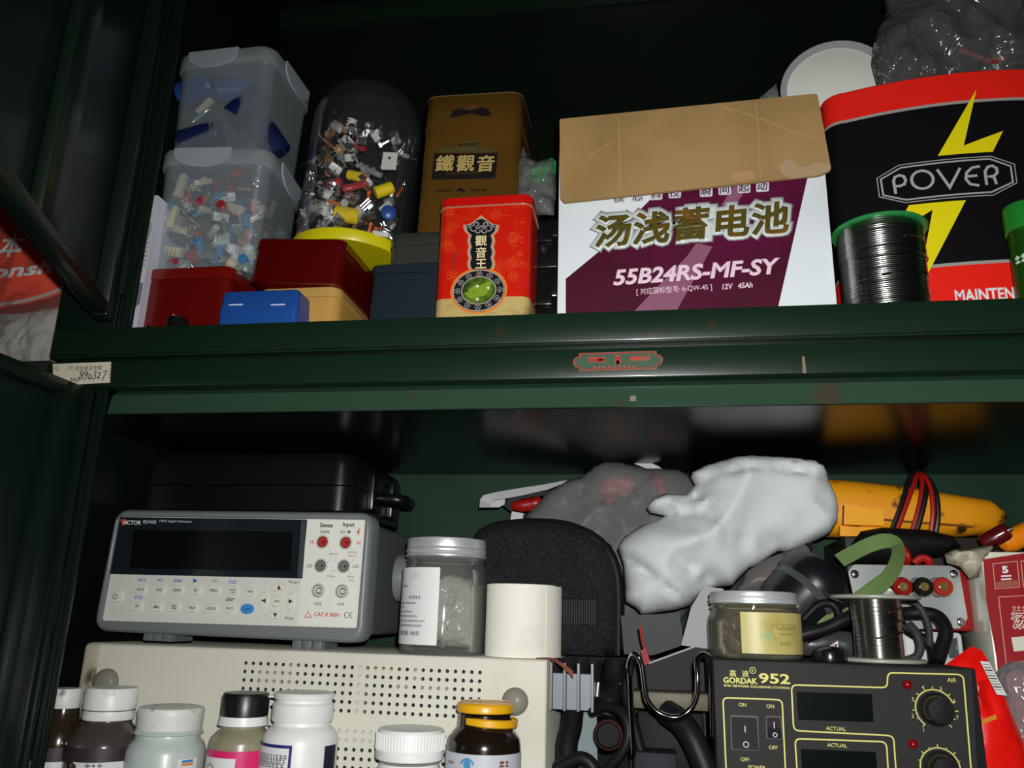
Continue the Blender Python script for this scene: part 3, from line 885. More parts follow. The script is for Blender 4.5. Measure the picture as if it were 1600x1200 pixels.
MB().rr([(gw + .002, gd + .002, .015, gs - .0012), (gw + .002, gd + .002, .015, gs - .0002)], 7, 0, gd / 2).build('seam_line', GOLD2, GT)
MB().rr([(gw + .0018, gd + .0018, .0148, gh - .0022), (gw + .0018, gd + .0018, .0148, gh - .0012)], 7, 0, gd / 2).build('top_line', M('gold_edge', C(210, 195, 150), .2, metal=.8), GT)
GBK = M('plaque_black', (0.010, 0.008, 0.006), .45); GLT = M('plaque_gold', C(190, 165, 100), .4)
decal(GT, 'plaque', rpoly(ons(GT, [(674, 281), (774, 279), (778, 239), (679, 240)]), .002), -.0002, GBK, .0003)
for chh, px in (('鐵', 695), ('觀', 727), ('音', 759)): ptext(GT, chh, 23, px, 255, GLT, -.0006, bold=.022, shear=.05)
dashes(GT, [(on(GT, 697, 272)[0], on(GT, 748, 272)[0], on(GT, 720, 271)[1], .0022)], -.0006, GOLD2, 2)
decal(GT, 'emblem', ons(GT, [(703, 184), (708, 174), (735, 165), (764, 171), (768, 181), (755, 182), (735, 178), (715, 183)]), -.0009, GBK, .0003)
decal(GT, 'emblem_tip', ons(GT, [(722, 171), (736, 164), (750, 169), (736, 173)]), -.0012, GOLD2, .0002)
line(GT, 'frame_line', ons(GT, [(671, 285), (677, 220), (786, 216), (782, 283)]), .0006, -.0002, GOLD2, closed=True)
decal(GT, 'title_arch', ons(GT, [(680, 238), (690, 231), (714, 231), (718, 222), (745, 221), (748, 231), (768, 232), (777, 237)]), -.0002, M('plaque_olive', C(80, 72, 34), .5), .0002)
dashes(GT, [(on(GT, 717, 226)[0], on(GT, 745, 226)[0], on(GT, 730, 226)[1], .004), (on(GT, 682, 298)[0], on(GT, 708, 298)[0], on(GT, 695, 298)[1], .003), (on(GT, 733, 297)[0], on(GT, 760, 297)[0], on(GT, 745, 297)[1], .003)], -.0005, GBK, 6)
decal(GT, 'emblem_foot', ons(GT, [(711, 300), (716, 295), (721, 293), (728, 299), (722, 301), (718, 299)]), -.0002, GBK, .0002)

# --- black cases and the bag of bits right of the red tin
for i, (z0, h, lb) in enumerate(((ZSH, .092, 'glossy black case standing between red tea tin and battery carton, lower of two'), (ZSH + .0925, .0575, 'flatter black case lying on the lower black case beside the battery carton'))):
    b = thing('plastic_case', lb, 'case', (-.1122, .812, z0), group='black cases between tea tin and carton')
    MB().box(-.0195, .0195, 0, .19, 0, h * .62, .002).build('body', M('case_black', (0.006, 0.006, 0.007), .22), b)
    MB().box(-.0205, .0205, -.001, .191, h * .63, h, .003).build('lid', M('case_black', None), b)
    MB().box(-.012, .012, -.004, -.001, h * .52, h * .74, .001).build('latch', M('case_black', None), b)
bg = thing('zip_bag', 'small clear zip bag of loose parts on the black cases, beside the carton', 'bag', (-.112, .823, ZSH + .1503))
pol = [on(bg, *p) for p in [(803, 336), (804, 262), (813, 248), (817, 229), (826, 247), (840, 253), (858, 247), (868, 250), (869, 300), (866, 336)]]
mb = MB(); pillow(mb, pol, .010, .012, .004, amp=.003, freq=90, seed=3, ridge=.0025)
mb.build('film', CLEAR('zip_film', (.92, .95, .94), .22, (.5, .55, .52), .12, 1.1, bump=(60, .8, .006)), bg, smooth=70)
t = thing('packet', 'green topped packet inside the clear zip bag', 'packet', (-.112, .826, ZSH + .1505))
pol = [on(t, *p) for p in [(838, 335), (830, 262), (847, 252), (862, 248), (868, 255), (866, 335)]]
mb = MB(); pillow(mb, pol, .004, .006, .004, seed=6, amp=.001, freq=80); mb.build('pouch', M('packet_grey', C(70, 72, 66), .5), t, smooth=60)
mb = MB(); pol = [on(t, *p, -.006) for p in [(830, 282), (830, 262), (847, 252), (862, 247), (869, 252), (868, 272), (856, 268), (850, 284)]]; mb.prism(pol, -.0062, -.0055); mb.build('header', M('packet_green', C(20, 130, 55), .4), t, smooth=0)

# --- tins and boxes on the left
RTM = M('tin_dark_red', C(112, 12, 8), .3, metal=.25, coat=.3)
def lid_tin(name, label, cx, y, z, w, d, h, lid, mb_, ml, rz=0, ry=0, r=.012, rx=0, group=None, cat='tin'):
    t = thing(name, label, cat, (cx, y, z), rz, group, ry, rx)
    MB().rr([(w - .003, d - .003, r - .001, 0), (w, d, r, .0012), (w, d, r, h - lid - .0006)], 6, 0, d / 2).build('body', mb_, t)
    MB().rr([(w + .0016, d + .0016, r + .0006, h - lid), (w + .0024, d + .0024, r + .001, h - lid + .0006), (w + .0016, d + .0016, r + .0006, h - lid + .0014), (w + .0016, d + .0016, r + .0006, h - .002), (w - .001, d - .001, r - .001, h - .0004), (w - .005, d - .005, r - .002, h)], 6, 0, d / 2).build('lid', ml, t)
    return t
zr = at(300, 417, .777).z
lid_tin('red_tin', 'dark red lidded tin at the left under the frosted boxes', -.5105, .777, ZSH, .105, .135, zr - ZSH, .014, RTM, M('tin_red_lid', C(140, 22, 12), .3, metal=.25, coat=.3))
zcr = at(470, 449, .777).z
CRT = M('tin_cream', C(196, 152, 78), .38)
lid_tin('cream_tin', 'cream yellow lidded tin under the tilted dark red tin', -.376, .777, ZSH, .094, .122, zcr - ZSH, .0115, CRT, M('tin_cream_lid', C(204, 164, 92), .36), r=.014)
DRT = lid_tin('dark_red_tin', 'tilted dark red tin lying on the cream yellow tin', -.380, .770, zcr + .0035, .106, .128, .052, .011, M('tin_maroon', C(96, 8, 8), .26, metal=.3, coat=.4), M('tin_maroon_lid', C(104, 10, 9), .26, metal=.3, coat=.4), ry=4.2, r=.010, rz=-1)
BL = thing('blue_box', 'blue plastic box with two painted latch glints at the front of the shelf', 'box', (-.404, .746, ZSH))
hB = at(405, 452.5, .746).z - ZSH
BLUE = M('blue_plastic', C(30, 78, 155), .35)
MB().rr([(.084, .054, .004, 0), (.0875, .058, .005, .002), (.0895, .060, .006, hB * .55)], 5, 0, .03).build('body', BLUE, BL)
MB().rr([(.0895, .060, .006, hB * .552), (.0865, .058, .006, hB - .003), (.0835, .055, .005, hB - .0005), (.081, .052, .004, hB)], 5, 0, .03).build('lid', BLUE, BL)
for px in (368.5, 434):  # reflections along the latch lines, put in as near-white bars
    x, z = on(BL, px, 476, -.0005); MB().box(x - .0078, x + .0078, -.0012, .001, z - .0006, z + .0006, .0003).build('latch_glint', M('latch_glint_white', C(225, 232, 240), .25), BL)

# --- two frosted boxes, one on the other
FROST = CLEAR('frosted_plastic', (.93, .95, .96), .15, (.62, .70, .72), .3, .5)
FROSTL = CLEAR('frosted_lid', (.9, .92, .93), .34, (.62, .68, .70), .3, .5)
def frosted(label, c, rz, ry, h):
    t = thing('storage_box', label, 'box', c, rz, 'frosted boxes of electronic parts', ry)
    w, d = .138, .122
    lv = [(.118, .102, .012, 0), (.122, .106, .015, .003), (w - .006, d - .006, .018, h - .024), (w - .003, d - .003, .019, h - .022)]
    inn = [(a - .0024, b - .0024, r - .0012, max(z, .0016)) for a, b, r, z in lv][::-1]
    MB().rr(lv + inn, 6, 0, d / 2).build('tub', FROST, t)
    MB().rr([(w, d, .021, h - .0225), (w + .001, d + .001, .0215, h - .021), (w + .001, d + .001, .0215, h - .004), (w - .002, d - .002, .020, h - .0008), (w - .008, d - .008, .018, h),
             (w - .010, d - .010, .017, h - .0025), (w - .0035, d - .0035, .019, h - .0045), (w - .0025, d - .0025, .0195, h - .0225)], 7, 0, d / 2).build('lid', FROSTL, t)
    LT = CLEAR('frosted_latch', (.85, .88, .9), .62, (.60, .66, .70), .3, .5)
    x0 = -.012
    MB().prism([(x0 - .035, h - .002)] + [(x0 - .035 * math.cos(math.pi * i / 14), h - .006 - .021 * math.sin(math.pi * i / 14) ** .8) for i in range(15)] + [(x0 + .035, h - .002)], -.0042, -.0016).build('latch', LT, t, smooth=0)
    tab = MB().prism([(-.034, h - .002)] + [(-.034 * math.cos(math.pi * i / 14), h - .006 - .021 * math.sin(math.pi * i / 14) ** .8) for i in range(15)] + [(.034, h - .002)], 0, .0026)
    tab.v = [Vector((w / 2 + .0042 - p.y, p.x + d / 2 + .005, p.z)) for p in tab.v]
    tab.build('latch', LT, t, smooth=0)
    return t
zlow = zr + .0004
hl = at(330, 232, .782).z - zlow
LOWB = frosted('frosted box packed with small colourful electronic parts, lower of two', (-.5025, .781, zlow), 5, 0, hl)
zup = zlow + hl + .0006
UPB = frosted('frosted box with blue capacitors inside, upper of two', (-.532, .815, zup), -2, 0, at(340, 78, .815).z - zup)

# --- loose electronic parts: one of each kind, then copies
rnd = random.Random(21)
KC = {'blue': C(60, 120, 175), 'red': C(160, 40, 45), 'cream': C(205, 195, 165), 'green': C(85, 125, 75), 'white': C(205, 208, 205), 'tan': C(160, 115, 75), 'grey': C(120, 125, 125), 'teal': C(80, 150, 160), 'yellow': C(215, 190, 25), 'orange': C(205, 95, 30), 'pink': C(190, 120, 120)}
LEAD = M('lead_wire', (0.7, 0.7, 0.68), .25, metal=1)
PROTO = {}
def proto(kind, colour, sz):
    k = (kind, colour, sz)
    if k in PROTO: return PROTO[k]
    col = M('part_' + colour, KC[colour], .35)
    mb = MB(); X90 = Matrix.Rotation(math.pi / 2, 3, 'Y')
    if kind == 'resistor':
        mb.lathe([(.0009 * sz, -.006 * sz), (.002 * sz, -.0055 * sz), (.0022 * sz, -.004 * sz), (.0017 * sz, -.0025 * sz), (.0017 * sz, .0025 * sz), (.0022 * sz, .004 * sz), (.002 * sz, .0055 * sz), (.0009 * sz, .006 * sz)], 12, mtx=X90)
        mb.cur = 1; mb.tube([(-.013 * sz, .001, .002 * sz), (-.009 * sz, 0, 0), (-.005 * sz, 0, 0)], .0004, 5, 3); mb.tube([(.005 * sz, 0, 0), (.009 * sz, 0, 0), (.012 * sz, .002, -.002 * sz)], .0004, 5, 3)
    elif kind == 'power_resistor':
        mb.box(-.011 * sz, .011 * sz, -.003 * sz, .003 * sz, -.003 * sz, .003 * sz, .0006); mb.cur = 1
        mb.tube([(.011 * sz, 0, 0), (.016 * sz, .001, .001)], .0005, 5, 0); mb.tube([(-.011 * sz, 0, 0), (-.015 * sz, 0, -.002)], .0005, 5, 0)
    elif kind == 'capacitor':
        mb.lathe([(.0036 * sz, -.006 * sz), (.004 * sz, -.0056 * sz), (.004 * sz, .0042 * sz), (.0035 * sz, .0047 * sz), (.004 * sz, .0052 * sz), (.0036 * sz, .006 * sz), (.003 * sz, .0058 * sz)], 16)
        mb.cur = 1; mb.tube([(.0015 * sz, 0, -.006 * sz), (.0017 * sz, 0, -.011 * sz)], .0004, 5, 0); mb.tube([(-.0015 * sz, 0, -.006 * sz), (-.0018 * sz, 0, -.010 * sz)], .0004, 5, 0)
    elif kind == 'disc_capacitor':
        mb.lathe([(.0005, -.0012 * sz), (.003 * sz, -.001 * sz), (.0042 * sz, 0), (.003 * sz, .001 * sz), (.0005, .0012 * sz)], 16, mtx=Matrix.Rotation(math.pi / 2, 3, 'X'))
        mb.cur = 1; mb.tube([(.002, 0, -.0035 * sz), (.002, 0, -.011 * sz)], .0004, 5, 0); mb.tube([(-.002, 0, -.0035 * sz), (-.003, 0, -.010 * sz)], .0004, 5, 0)
    elif kind == 'connector':
        mb.box(-.006 * sz, .006 * sz, -.0035 * sz, .0035 * sz, -.003 * sz, .002 * sz, .0005)
        for i in range(4): mb.box((-.0045 + i * .003) * sz - .0008, (-.0045 + i * .003) * sz + .0008, -.003 * sz, .003 * sz, .002 * sz, .0042 * sz)
        mb.cur = 1
        for i in range(4): mb.box((-.0045 + i * .003) * sz - .0003, (-.0045 + i * .003) * sz + .0003, -.0003, .0003, -.007 * sz, -.003 * sz)
    elif kind == 'transistor':
        mb.box(-.005 * sz, .005 * sz, -.002 * sz, .0022 * sz, -.005 * sz, .004 * sz, .0005); mb.cur = 1
        mb.box(-.005 * sz, .005 * sz, .0012 * sz, .0024 * sz, .004 * sz, .010 * sz)
        for i in (-1, 0, 1): mb.box(i * .0026 * sz - .0004, i * .0026 * sz + .0004, -.0003, .0003, -.016 * sz, -.005 * sz)
    elif kind == 'metal_can':
        mb.cur = 1; mb.lathe([(.0046 * sz, -.003 * sz), (.0046 * sz, -.0024 * sz), (.0038 * sz, -.0022 * sz), (.0038 * sz, .0026 * sz), (.003 * sz, .003 * sz)], 18)
        for i in range(3): mb.tube([(.002 * math.cos(i * 2.1), .002 * math.sin(i * 2.1), -.003 * sz), (.0024 * math.cos(i * 2.1), .0024 * math.sin(i * 2.1), -.011 * sz)], .0003, 5, 0)
    elif kind == 'bolt':
        mb.cur = 1; mb.lathe([(.0045 * sz, -.002 * sz), (.0045 * sz, .001 * sz), (.002 * sz, .0012 * sz), (.002 * sz, .010 * sz), (.0015 * sz, .0105 * sz)], 6)
    o = mb.build(kind, [col, LEAD if kind not in ('metal_can', 'bolt') else METAL], None)
    PROTO[k] = o
    return o
USED = set()
def put(kind, colour, sz, loc, rot, label, group=None, cat=None):
    p = proto(kind, colour, sz)
    if p.name in USED:
        o = p.copy(); COL.objects.link(o)
    else:
        o = p; USED.add(p.name)
    o.location = loc; o.rotation_euler = rot
    return tag(o, label, cat or kind.replace('_', ' '), group)

def scatter(box, kinds, n, words, group, seed, hbias=1.0):
    """parts lying in a heap inside a box thing; box gives a sampling function"""
    r = random.Random(seed)
    for i in range(n):
        kind, colour, sz = kinds[i % len(kinds)] if i < 2 * len(kinds) else r.choice(kinds)
        put(kind, colour, sz, box(r), (r.uniform(0, 6.3), r.uniform(-1, 1), r.uniform(0, 6.3)), words % ('silvery ' + kind.replace('_', ' ') if kind in ('metal_can', 'bolt') else colour + ' ' + kind.replace('_', ' ')), group)

LM = LOWB.matrix_basis
def in_low(r):
    u = r.random()
    z = .008 + (hl - .042) * r.random()
    w = (.051 + .006 * z / hl); 
    if u < .72: p = Vector((r.uniform(-w, w), .013 + .012 * r.random(), z))          # against the front wall
    else: p = Vector((w - .010 * r.random(), r.uniform(.015, .10), z))                # against the right wall
    return LM @ p
kl = [('resistor', 'blue', 1.0), ('resistor', 'red', 1.1), ('connector', 'white', 1.1), ('capacitor', 'red', .9), ('resistor', 'teal', 1.0), ('disc_capacitor', 'tan', 1.0), ('connector', 'cream', 1.2), ('resistor', 'green', 1.2), ('capacitor', 'blue', 1.0),
      ('disc_capacitor', 'pink', 1.1), ('metal_can', 'grey', 1.0), ('resistor', 'tan', 1.0), ('power_resistor', 'cream', .8), ('connector', 'grey', 1.0), ('transistor', 'grey', .7)]
kl = [(a, b, round(c * 1.35, 2)) for a, b, c in kl]
scatter(in_low, kl, 125, 'small %s among the mixed parts in the lower frosted box', 'parts in the lower frosted box', 5)
LMI = LM.inverted()
def lowpix(px, py, y=.010):
    x, z = on(LOWB, px, py, y); return LM @ Vector((x, y, z))
put('power_resistor', 'cream', 1.35, lowpix(283, 291), (0, R_(-80), 0), 'long cream resistor standing at the left in the lower frosted box, upper of two')
put('power_resistor', 'cream', 1.25, lowpix(271, 340), (0, R_(-82), 0), 'long cream resistor below another at the left of the lower frosted box')
put('capacitor', 'red', 1.3, lowpix(312, 316), (R_(90), 0, R_(60)), 'large red capacitor lying in the middle of the lower frosted box')
put('capacitor', 'red', 1.3, lowpix(348, 324), (R_(80), R_(40), 0), 'red capacitor with pale end at the centre of the lower frosted box')
put('resistor', 'blue', 1.6, lowpix(343, 306), (0, R_(-25), 0), 'bright blue resistor above the red capacitor in the lower frosted box')
put('capacitor', 'red', 1.1, lowpix(369, 271), (0, R_(80), 0), 'red capacitor under the latch of the lower frosted box')
put('power_resistor', 'cream', 1.3, LM @ Vector((.054, .05, .055)), (0, R_(86), 0), 'cream resistor standing behind the right wall of the lower frosted box')

UM = UPB.matrix_basis
def in_up(r):
    return UM @ Vector((r.uniform(-.045, .045), r.uniform(.02, .08), .010 + .03 * r.random()))
ku = [('capacitor', 'grey', 1.6), ('resistor', 'tan', 1.2), ('metal_can', 'grey', 1.4), ('resistor', 'teal', 1.2), ('connector', 'grey', 1.3)]
scatter(in_up, ku, 22, '%s at the bottom of the upper frosted box', 'parts in the upper frosted box', 8)
def uppix(px, py, y=.014):
    x, z = on(UPB, px, py, y); return UM @ Vector((x, y, z))
KC['navy'] = C(24, 34, 78); KC['deepblue'] = C(38, 72, 140)
put('capacitor', 'navy', 4.2, uppix(385, 165, .022), (0, R_(35), R_(20)), 'big navy capacitor leaning in the upper frosted box')
put('capacitor', 'navy', 4.2, uppix(420, 215, .04), (R_(20), R_(-35), 0), 'big navy capacitor lying at the right of the upper frosted box')
put('capacitor', 'navy', 4.4, uppix(315, 215, .022), (0, R_(75), 0), 'big navy capacitor lying low in the front of the upper frosted box')
put('capacitor', 'deepblue', 4.4, uppix(310, 140, .034), (R_(10), R_(80), 0), 'big blue capacitor lying high at the left of the upper frosted box')
put('capacitor', 'deepblue', 4.0, uppix(365, 140, .04), (0, R_(70), R_(30)), 'big blue capacitor under the latch of the upper frosted box')
put('power_resistor', 'cream', 1.15, uppix(320, 166, .010), (0, R_(-48), 0), 'bright white resistor leaning behind the front of the upper frosted box')
put('resistor', 'teal', 1.5, uppix(312, 182, .010), (0, R_(-40), 0), 'shiny teal resistor just below the white one in the upper frosted box')
put('power_resistor', 'yellow', 1.0, UM @ Vector((.050, .075, .018)), (0, R_(80), 0), 'yellow block resistor at the right bottom of the upper frosted box')
put('power_resistor', 'cream', .9, UM @ Vector((.052, .095, .018)), (0, R_(86), 0), 'cream block resistor at the right bottom corner of the upper frosted box')

# --- upturned sweet jar on a yellow lid
JY = .855; JR = .068
jb = at(548, 400, JY)
JZ = at(548, 413, JY).z
JAR = thing('upturned_jar', 'clear domed jar of electronic scrap standing upside down on its yellow lid', 'jar', (jb.x, JY, JZ), ry=2.4)
hj = at(578, 146, JY).z - JZ
pro = [(JR * .90, .012), (JR * .97, .020), (JR, .035), (JR, hj - .062), (JR * .985, hj - .048), (JR * .90, hj - .027), (JR * .72, hj - .011), (JR * .42, hj - .002), (.0005, hj)]
inn = [(max(.0004, r - .0016), z - (.0016 if z > hj - .06 else 0)) for r, z in pro][::-1]
MB().lathe(pro + inn, 56, caps=False).build('shell', CLEAR('jar_clear', (.97, .97, .97), .012, (.7, .72, .74), .05, .4), JAR)
mb = MB().lathe([(JR * .88, 0), (JR * 1.02, 0), (JR * 1.04, .002), (JR * 1.04, .013), (JR * 1.02, .0145), (JR * .86, .0145), (JR * .80, .004)], 56)
mb.build('lid', M('lid_yellow', C(210, 200, 15), .35), JAR)
JM = JAR.matrix_basis
def in_jar(r):
    q = JR * (.78 + .12 * r.random()); x = r.uniform(-.97, .97) * q; z = .024 + .135 * r.random() ** 1.3
    return JM @ Vector((x, -math.sqrt(q * q - x * x), z))
kj = [('transistor', 'grey', 1.2), ('metal_can', 'grey', 1.3), ('bolt', 'grey', 1.1), ('disc_capacitor', 'tan', 1.3), ('resistor', 'grey', 1.3), ('connector', 'white', 1.2), ('resistor', 'orange', 1.2), ('metal_can', 'grey', 1.6), ('transistor', 'white', 1.1), ('bolt', 'grey', 1.4)]
scatter(in_jar, kj, 120, '%s in the heap of scrap inside the domed jar', 'scrap in the domed jar', 14)
def jarpix(px, py, y=-.055):
    x, z = on(JAR, px, py, y); return JM @ Vector((x, y, z))
put('capacitor', 'yellow', 2.35, jarpix(543, 336), (0, R_(100), R_(8)), 'largest yellow capacitor lying low in the domed jar')
put('capacitor', 'yellow', 1.8, jarpix(600, 297, -.05), (0, R_(62), R_(20)), 'yellow capacitor with brown end at the right in the domed jar')
put('capacitor', 'yellow', 1.5, jarpix(555, 275, -.048), (0, R_(105), 0), 'small yellow capacitor above the red sleeve in the domed jar')
put('resistor', 'red', 2.6, jarpix(556, 291, -.054), (0, R_(-14), 0), 'long bright red resistor across the domed jar')
KC['crimson'] = C(185, 30, 50)
put('capacitor', 'crimson', 1.4, jarpix(523, 287, -.052), (0, R_(80), 0), 'crimson capacitor beside the red resistor in the domed jar')
put('capacitor', 'crimson', 1.3, jarpix(561, 229, -.045), (0, R_(100), 0), 'crimson capacitor high up in the domed jar')
put('power_resistor', 'grey', 1.35, jarpix(533, 244, -.045), (0, R_(78), 0), 'long grey resistor standing at the left in the domed jar')
put('power_resistor', 'grey', 1.0, jarpix(584, 269, -.052), (R_(30), R_(28), 0), 'grey block resistor in the middle of the domed jar')
put('disc_capacitor', 'deepblue', 2.1, jarpix(607, 332, -.05), (R_(10), 0, R_(20)), 'blue disc capacitor at the lower right of the domed jar')
put('connector', 'white', 1.7, jarpix(500, 324, -.05), (R_(50), R_(20), 0), 'large white connector at the left in the domed jar')
put('power_resistor', 'white', .9, jarpix(595, 366, -.05), (R_(10), R_(12), 0), 'small white block at the foot of the domed jar')
ins = thing('insulator_plate', 'square white insulator plate with a hole inside the domed jar', 'plate', jarpix(609, 251, -.052), ry=4)
mb = MB(); w = .0092
hole = circ(-.0005, .003, .0018, 16)
mb.prism(rpoly([(-w, -w * 1.25), (w, -w * 1.3), (w * .95, w * 1.1), (-w, w * 1.2)], .001), -.0006, .0006)
o = mb.build('plate', M('insulator_white', C(200, 198, 192), .45), ins, smooth=0)
MB().prism(hole, -.0009, -.0006).build('hole', INK, ins, smooth=0)
for i, (a, b) in enumerate(((635, 300), (585, 205), (640, 345))):
    pass
# hidden carrier under the jar
lid_tin('plain_tin', 'plain dark tin behind the dark red tin, under the domed jar', jb.x + .012, .905, ZSH, .13, .10, JZ - .004 - ZSH, .014, NAV, NAV)

# --- white tub on its side and crumpled bag, on the oil tin
tu = at(1322, 170, .965); ZPT = ZSH + phh + .0022
TR = .0655
TB = thing('plastic_tub', 'white round plastic tub lying on its side, its base facing out behind the carton', 'tub', (.2352, .915, ZPT + TR + .001), rz=-6)
Xr = Matrix.Rotation(math.pi / 2, 3, 'X')
MB().lathe([(.0005, .0005), (TR * .86, 0), (TR * .90, .002), (TR * .97, .085), (TR * .95, .085), (TR * .88, .004), (.0005, .004)], 48, mtx=Matrix.Rotation(-math.pi / 2, 3, 'X')).build('tub', M('tub_white', C(243, 245, 234), .5), TB)
MB().lathe([(TR * .88, -.002), (TR, -.003), (TR * 1.0, .006), (TR * .90, .006)], 48, mtx=Matrix.Rotation(-math.pi / 2, 3, 'X'), closed=True).build('rim', CLEAR('tub_rim', (.8, .82, .84), .6, (.72, .74, .75), .3, .6), TB)
TBG = thing('crumpled_bag', 'crumpled shiny clear plastic bag lying on top of the oil tin', 'bag', (.385, .868, ZPT), rz=4)
pol = [on(TBG, *p) for p in [(1372, 138), (1362, 100), (1366, 60), (1384, 20), (1380, -30), (1620, -60), (1660, 122), (1560, 126), (1450, 134)]]
mb = MB(); pillow(mb, pol, .030, .026, .005, amp=.004, freq=30, seed=12, fold=.018)
mb.build('film', CLEAR('crumple_film', (.84, .87, .85), .13, (.62, .66, .64), .13, 1.5, bump=(16, .9, .02)), TBG, smooth=80)
t = thing('black_bag', 'black plastic bag inside the crumpled clear bag on the oil tin', 'bag', (.385, .872, ZPT), rz=4)
pol = [on(t, *p) for p in [(1400, 120), (1396, 50), (1400, -30), (1640, -50), (1650, 118), (1500, 126)]]
mb = MB(); pillow(mb, pol, .014, .018, .007, amp=.004, freq=30, seed=5, fold=.010)
mb.build('bag', M('bag_black', (0.012, 0.014, 0.013), .22, bump=(30, .8, .02)), t, smooth=80)
t = thing('red_lead', 'short red cable glimpsed through the crumpled clear bag', 'cable', (.385, .856, ZPT + .01), rz=4)
MB().tube([(*on(t, a, b, 0)[:1], 0, on(t, a, b, 0)[1]) for a, b in ((1500, 78), (1525, 88), (1550, 96), (1570, 92))], .003, 8).build('cable', M('lead_red_dim', C(130, 45, 35), .4), t)
t = thing('plastic_scrap', 'clear plastic scrap poking up behind the brown carton flap', 'scrap', (.135, .80, ZSH + ch))
pol = [on(t, *p) for p in [(1180, 170), (1188, 152), (1213, 131), (1217, 152), (1216, 168)]]
mb = MB(); pillow(mb, pol, .003, .003, .004, amp=.001, seed=2); mb.build('film', CLEAR('zip_film'), t, smooth=70)

# --- paper box at the left wall, small bits at the shelf edge
PB = thing('slim_box', 'slim white printed box standing against the left side of the shelf', 'box', (-.5605, .765, ZSH), rz=0)
zt_ = at(243, 305, .765).z - ZSH
MB().box(-.0055, .0055, 0, .075, 0, zt_, .0006).build('carton', M('slim_white', C(205, 208, 220), .45), PB, smooth=20)
for (za, zb, sd) in ((.72, .80, 1), (.52, .70, 2)):
    dashes(PB, [(-.0045, .0045, zt_ * (za + (zb - za) * i / 6), .0016) for i in range(7)], -.0003, GREYINK, sd)
decal(PB, 'grey_block', [(-.0054, zt_ * .40), (.0054, zt_ * .40), (.0054, zt_ * .26), (-.0054, zt_ * .22)], -.0002, M('slim_grey', C(120, 122, 135), .5))
dashes(PB, [(-.0045, .001, zt_ * (.18 + .05 * i), .005) for i in range(4)], -.0005, INK, 5)
kx = at(277, 500, .742)
KN = thing('control_knob', 'black knob lying at the shelf edge in front of the red tin', 'knob', (kx.x, .744, ZSH))
MB().lathe([(.0128, 0), (.0128, .006), (.0118, .008), (.0108, .019), (.009, .0205), (.0005, .0205)], 28).build('knob', BLACK, KN)
MB().box(-.0006, .0006, -.0108, -.004, .0205, .0210).build('pointer', M('pointer_white', C(200, 210, 200), .3), KN)
for px, lb in ((226, 'tiny shiny metal stud at the far left of the shelf edge'), (234, 'taller shiny metal stud left of the black knob')):
    q = at(px, 500, .738)
    t = thing('metal_stud', lb, 'stud', (q.x, .738, ZSH))
    MB().lathe([(.0028, 0), (.0028, .004), (.0018, .0045), (.0018, .011 if px > 230 else .0085), (.001, .012 if px > 230 else .009)], 14).build('stud', METAL, t)
q = at(322, 503, .742)
t = thing('wire_offcut', 'bent bright wire offcut in front of the red tin beside the blue box', 'wire', (q.x, .742, ZSH))
MB().tube([(-.010, 0, .0035), (-.002, .002, .0085), (.003, .002, .0065), (.011, .004, .004), (.013, .006, .0007)], .0007, 6).build('wire', M('brass_bright', C(220, 215, 120), .25, metal=1), t)

# ------------------------------------------------------------------ lower compartment
# --- beige instrument standing on edge, its vented bottom facing out
YI = .795
il = at(152, 1007, YI).x; ir = at(855, 1028, YI).x; zi = at(520, 1019, YI).z - ZLS
IN = thing('beige_instrument', 'large beige instrument on its side, vented bottom and rubber feet facing out', 'instrument', ((il + ir) / 2, YI, ZLS))
BEIGE = M('beige_enamel', C(210, 209, 194), .42, spec=.35, var=(9, C(196, 193, 176), .5, .72)); BEID = M('beige_dirty', C(186, 178, 156), .5, var=(30, C(90, 78, 62), .55, .7))
w2 = (ir - il) / 2
xa, za = on(IN, 384, 1036); xb, _ = on(IN, 750, 1049); pit = (xb - xa) / 30
zA0 = za; zB0 = on(IN, 530, 1142)[1]
def perf(mb, x0, x1, z0, z1, blocks, pit, rad, th):
    """sheet with round vent holes cut through it"""
    z = z1
    def quad(a, b, c, d):
        if b - a > 1e-6 and d - c > 1e-6: mb.add([(a, 0, c), (b, 0, c), (b, 0, d), (a, 0, d)], [[0, 1, 2, 3]])
    for bx0, bz1, nx, nz in blocks:
        l = bx0 - pit / 2; r = l + nx * pit; t = bz1 + pit / 2; b = t - nz * pit
        quad(x0, x1, t, z); quad(x0, l, b, t); quad(r, x1, b, t)
        for i in range(nx):
            for j in range(nz):
                cx = l + (i + .5) * pit; cz = t - (j + .5) * pit; h = pit / 2
                sq = [(h, 0), (h, h), (0, h), (-h, h), (-h, 0), (-h, -h), (0, -h), (h, -h)]
                vs = [(cx + a, 0, cz + c) for a, c in sq]
                for dep in (0, th): vs += [(cx + rad * math.cos(math.pi / 4 * k), dep, cz + rad * math.sin(math.pi / 4 * k)) for k in range(8)]
                fs = [[k, (k + 1) % 8, 8 + (k + 1) % 8, 8 + k] for k in range(8)] + [[8 + k, 8 + (k + 1) % 8, 16 + (k + 1) % 8, 16 + k] for k in range(8)]
                mb.add(vs, fs)
        z = b
    quad(x0, x1, z0, z)
mb = MB(); eb = .0022
perf(mb, -w2 + .004, w2 - eb, .003, zi - eb, [(xa, zA0, 31, 6), (xa, zB0, 31, 6)], pit, pit * .235, .0012)
mb.build('vented_panel', BEIGE, IN, smooth=0)
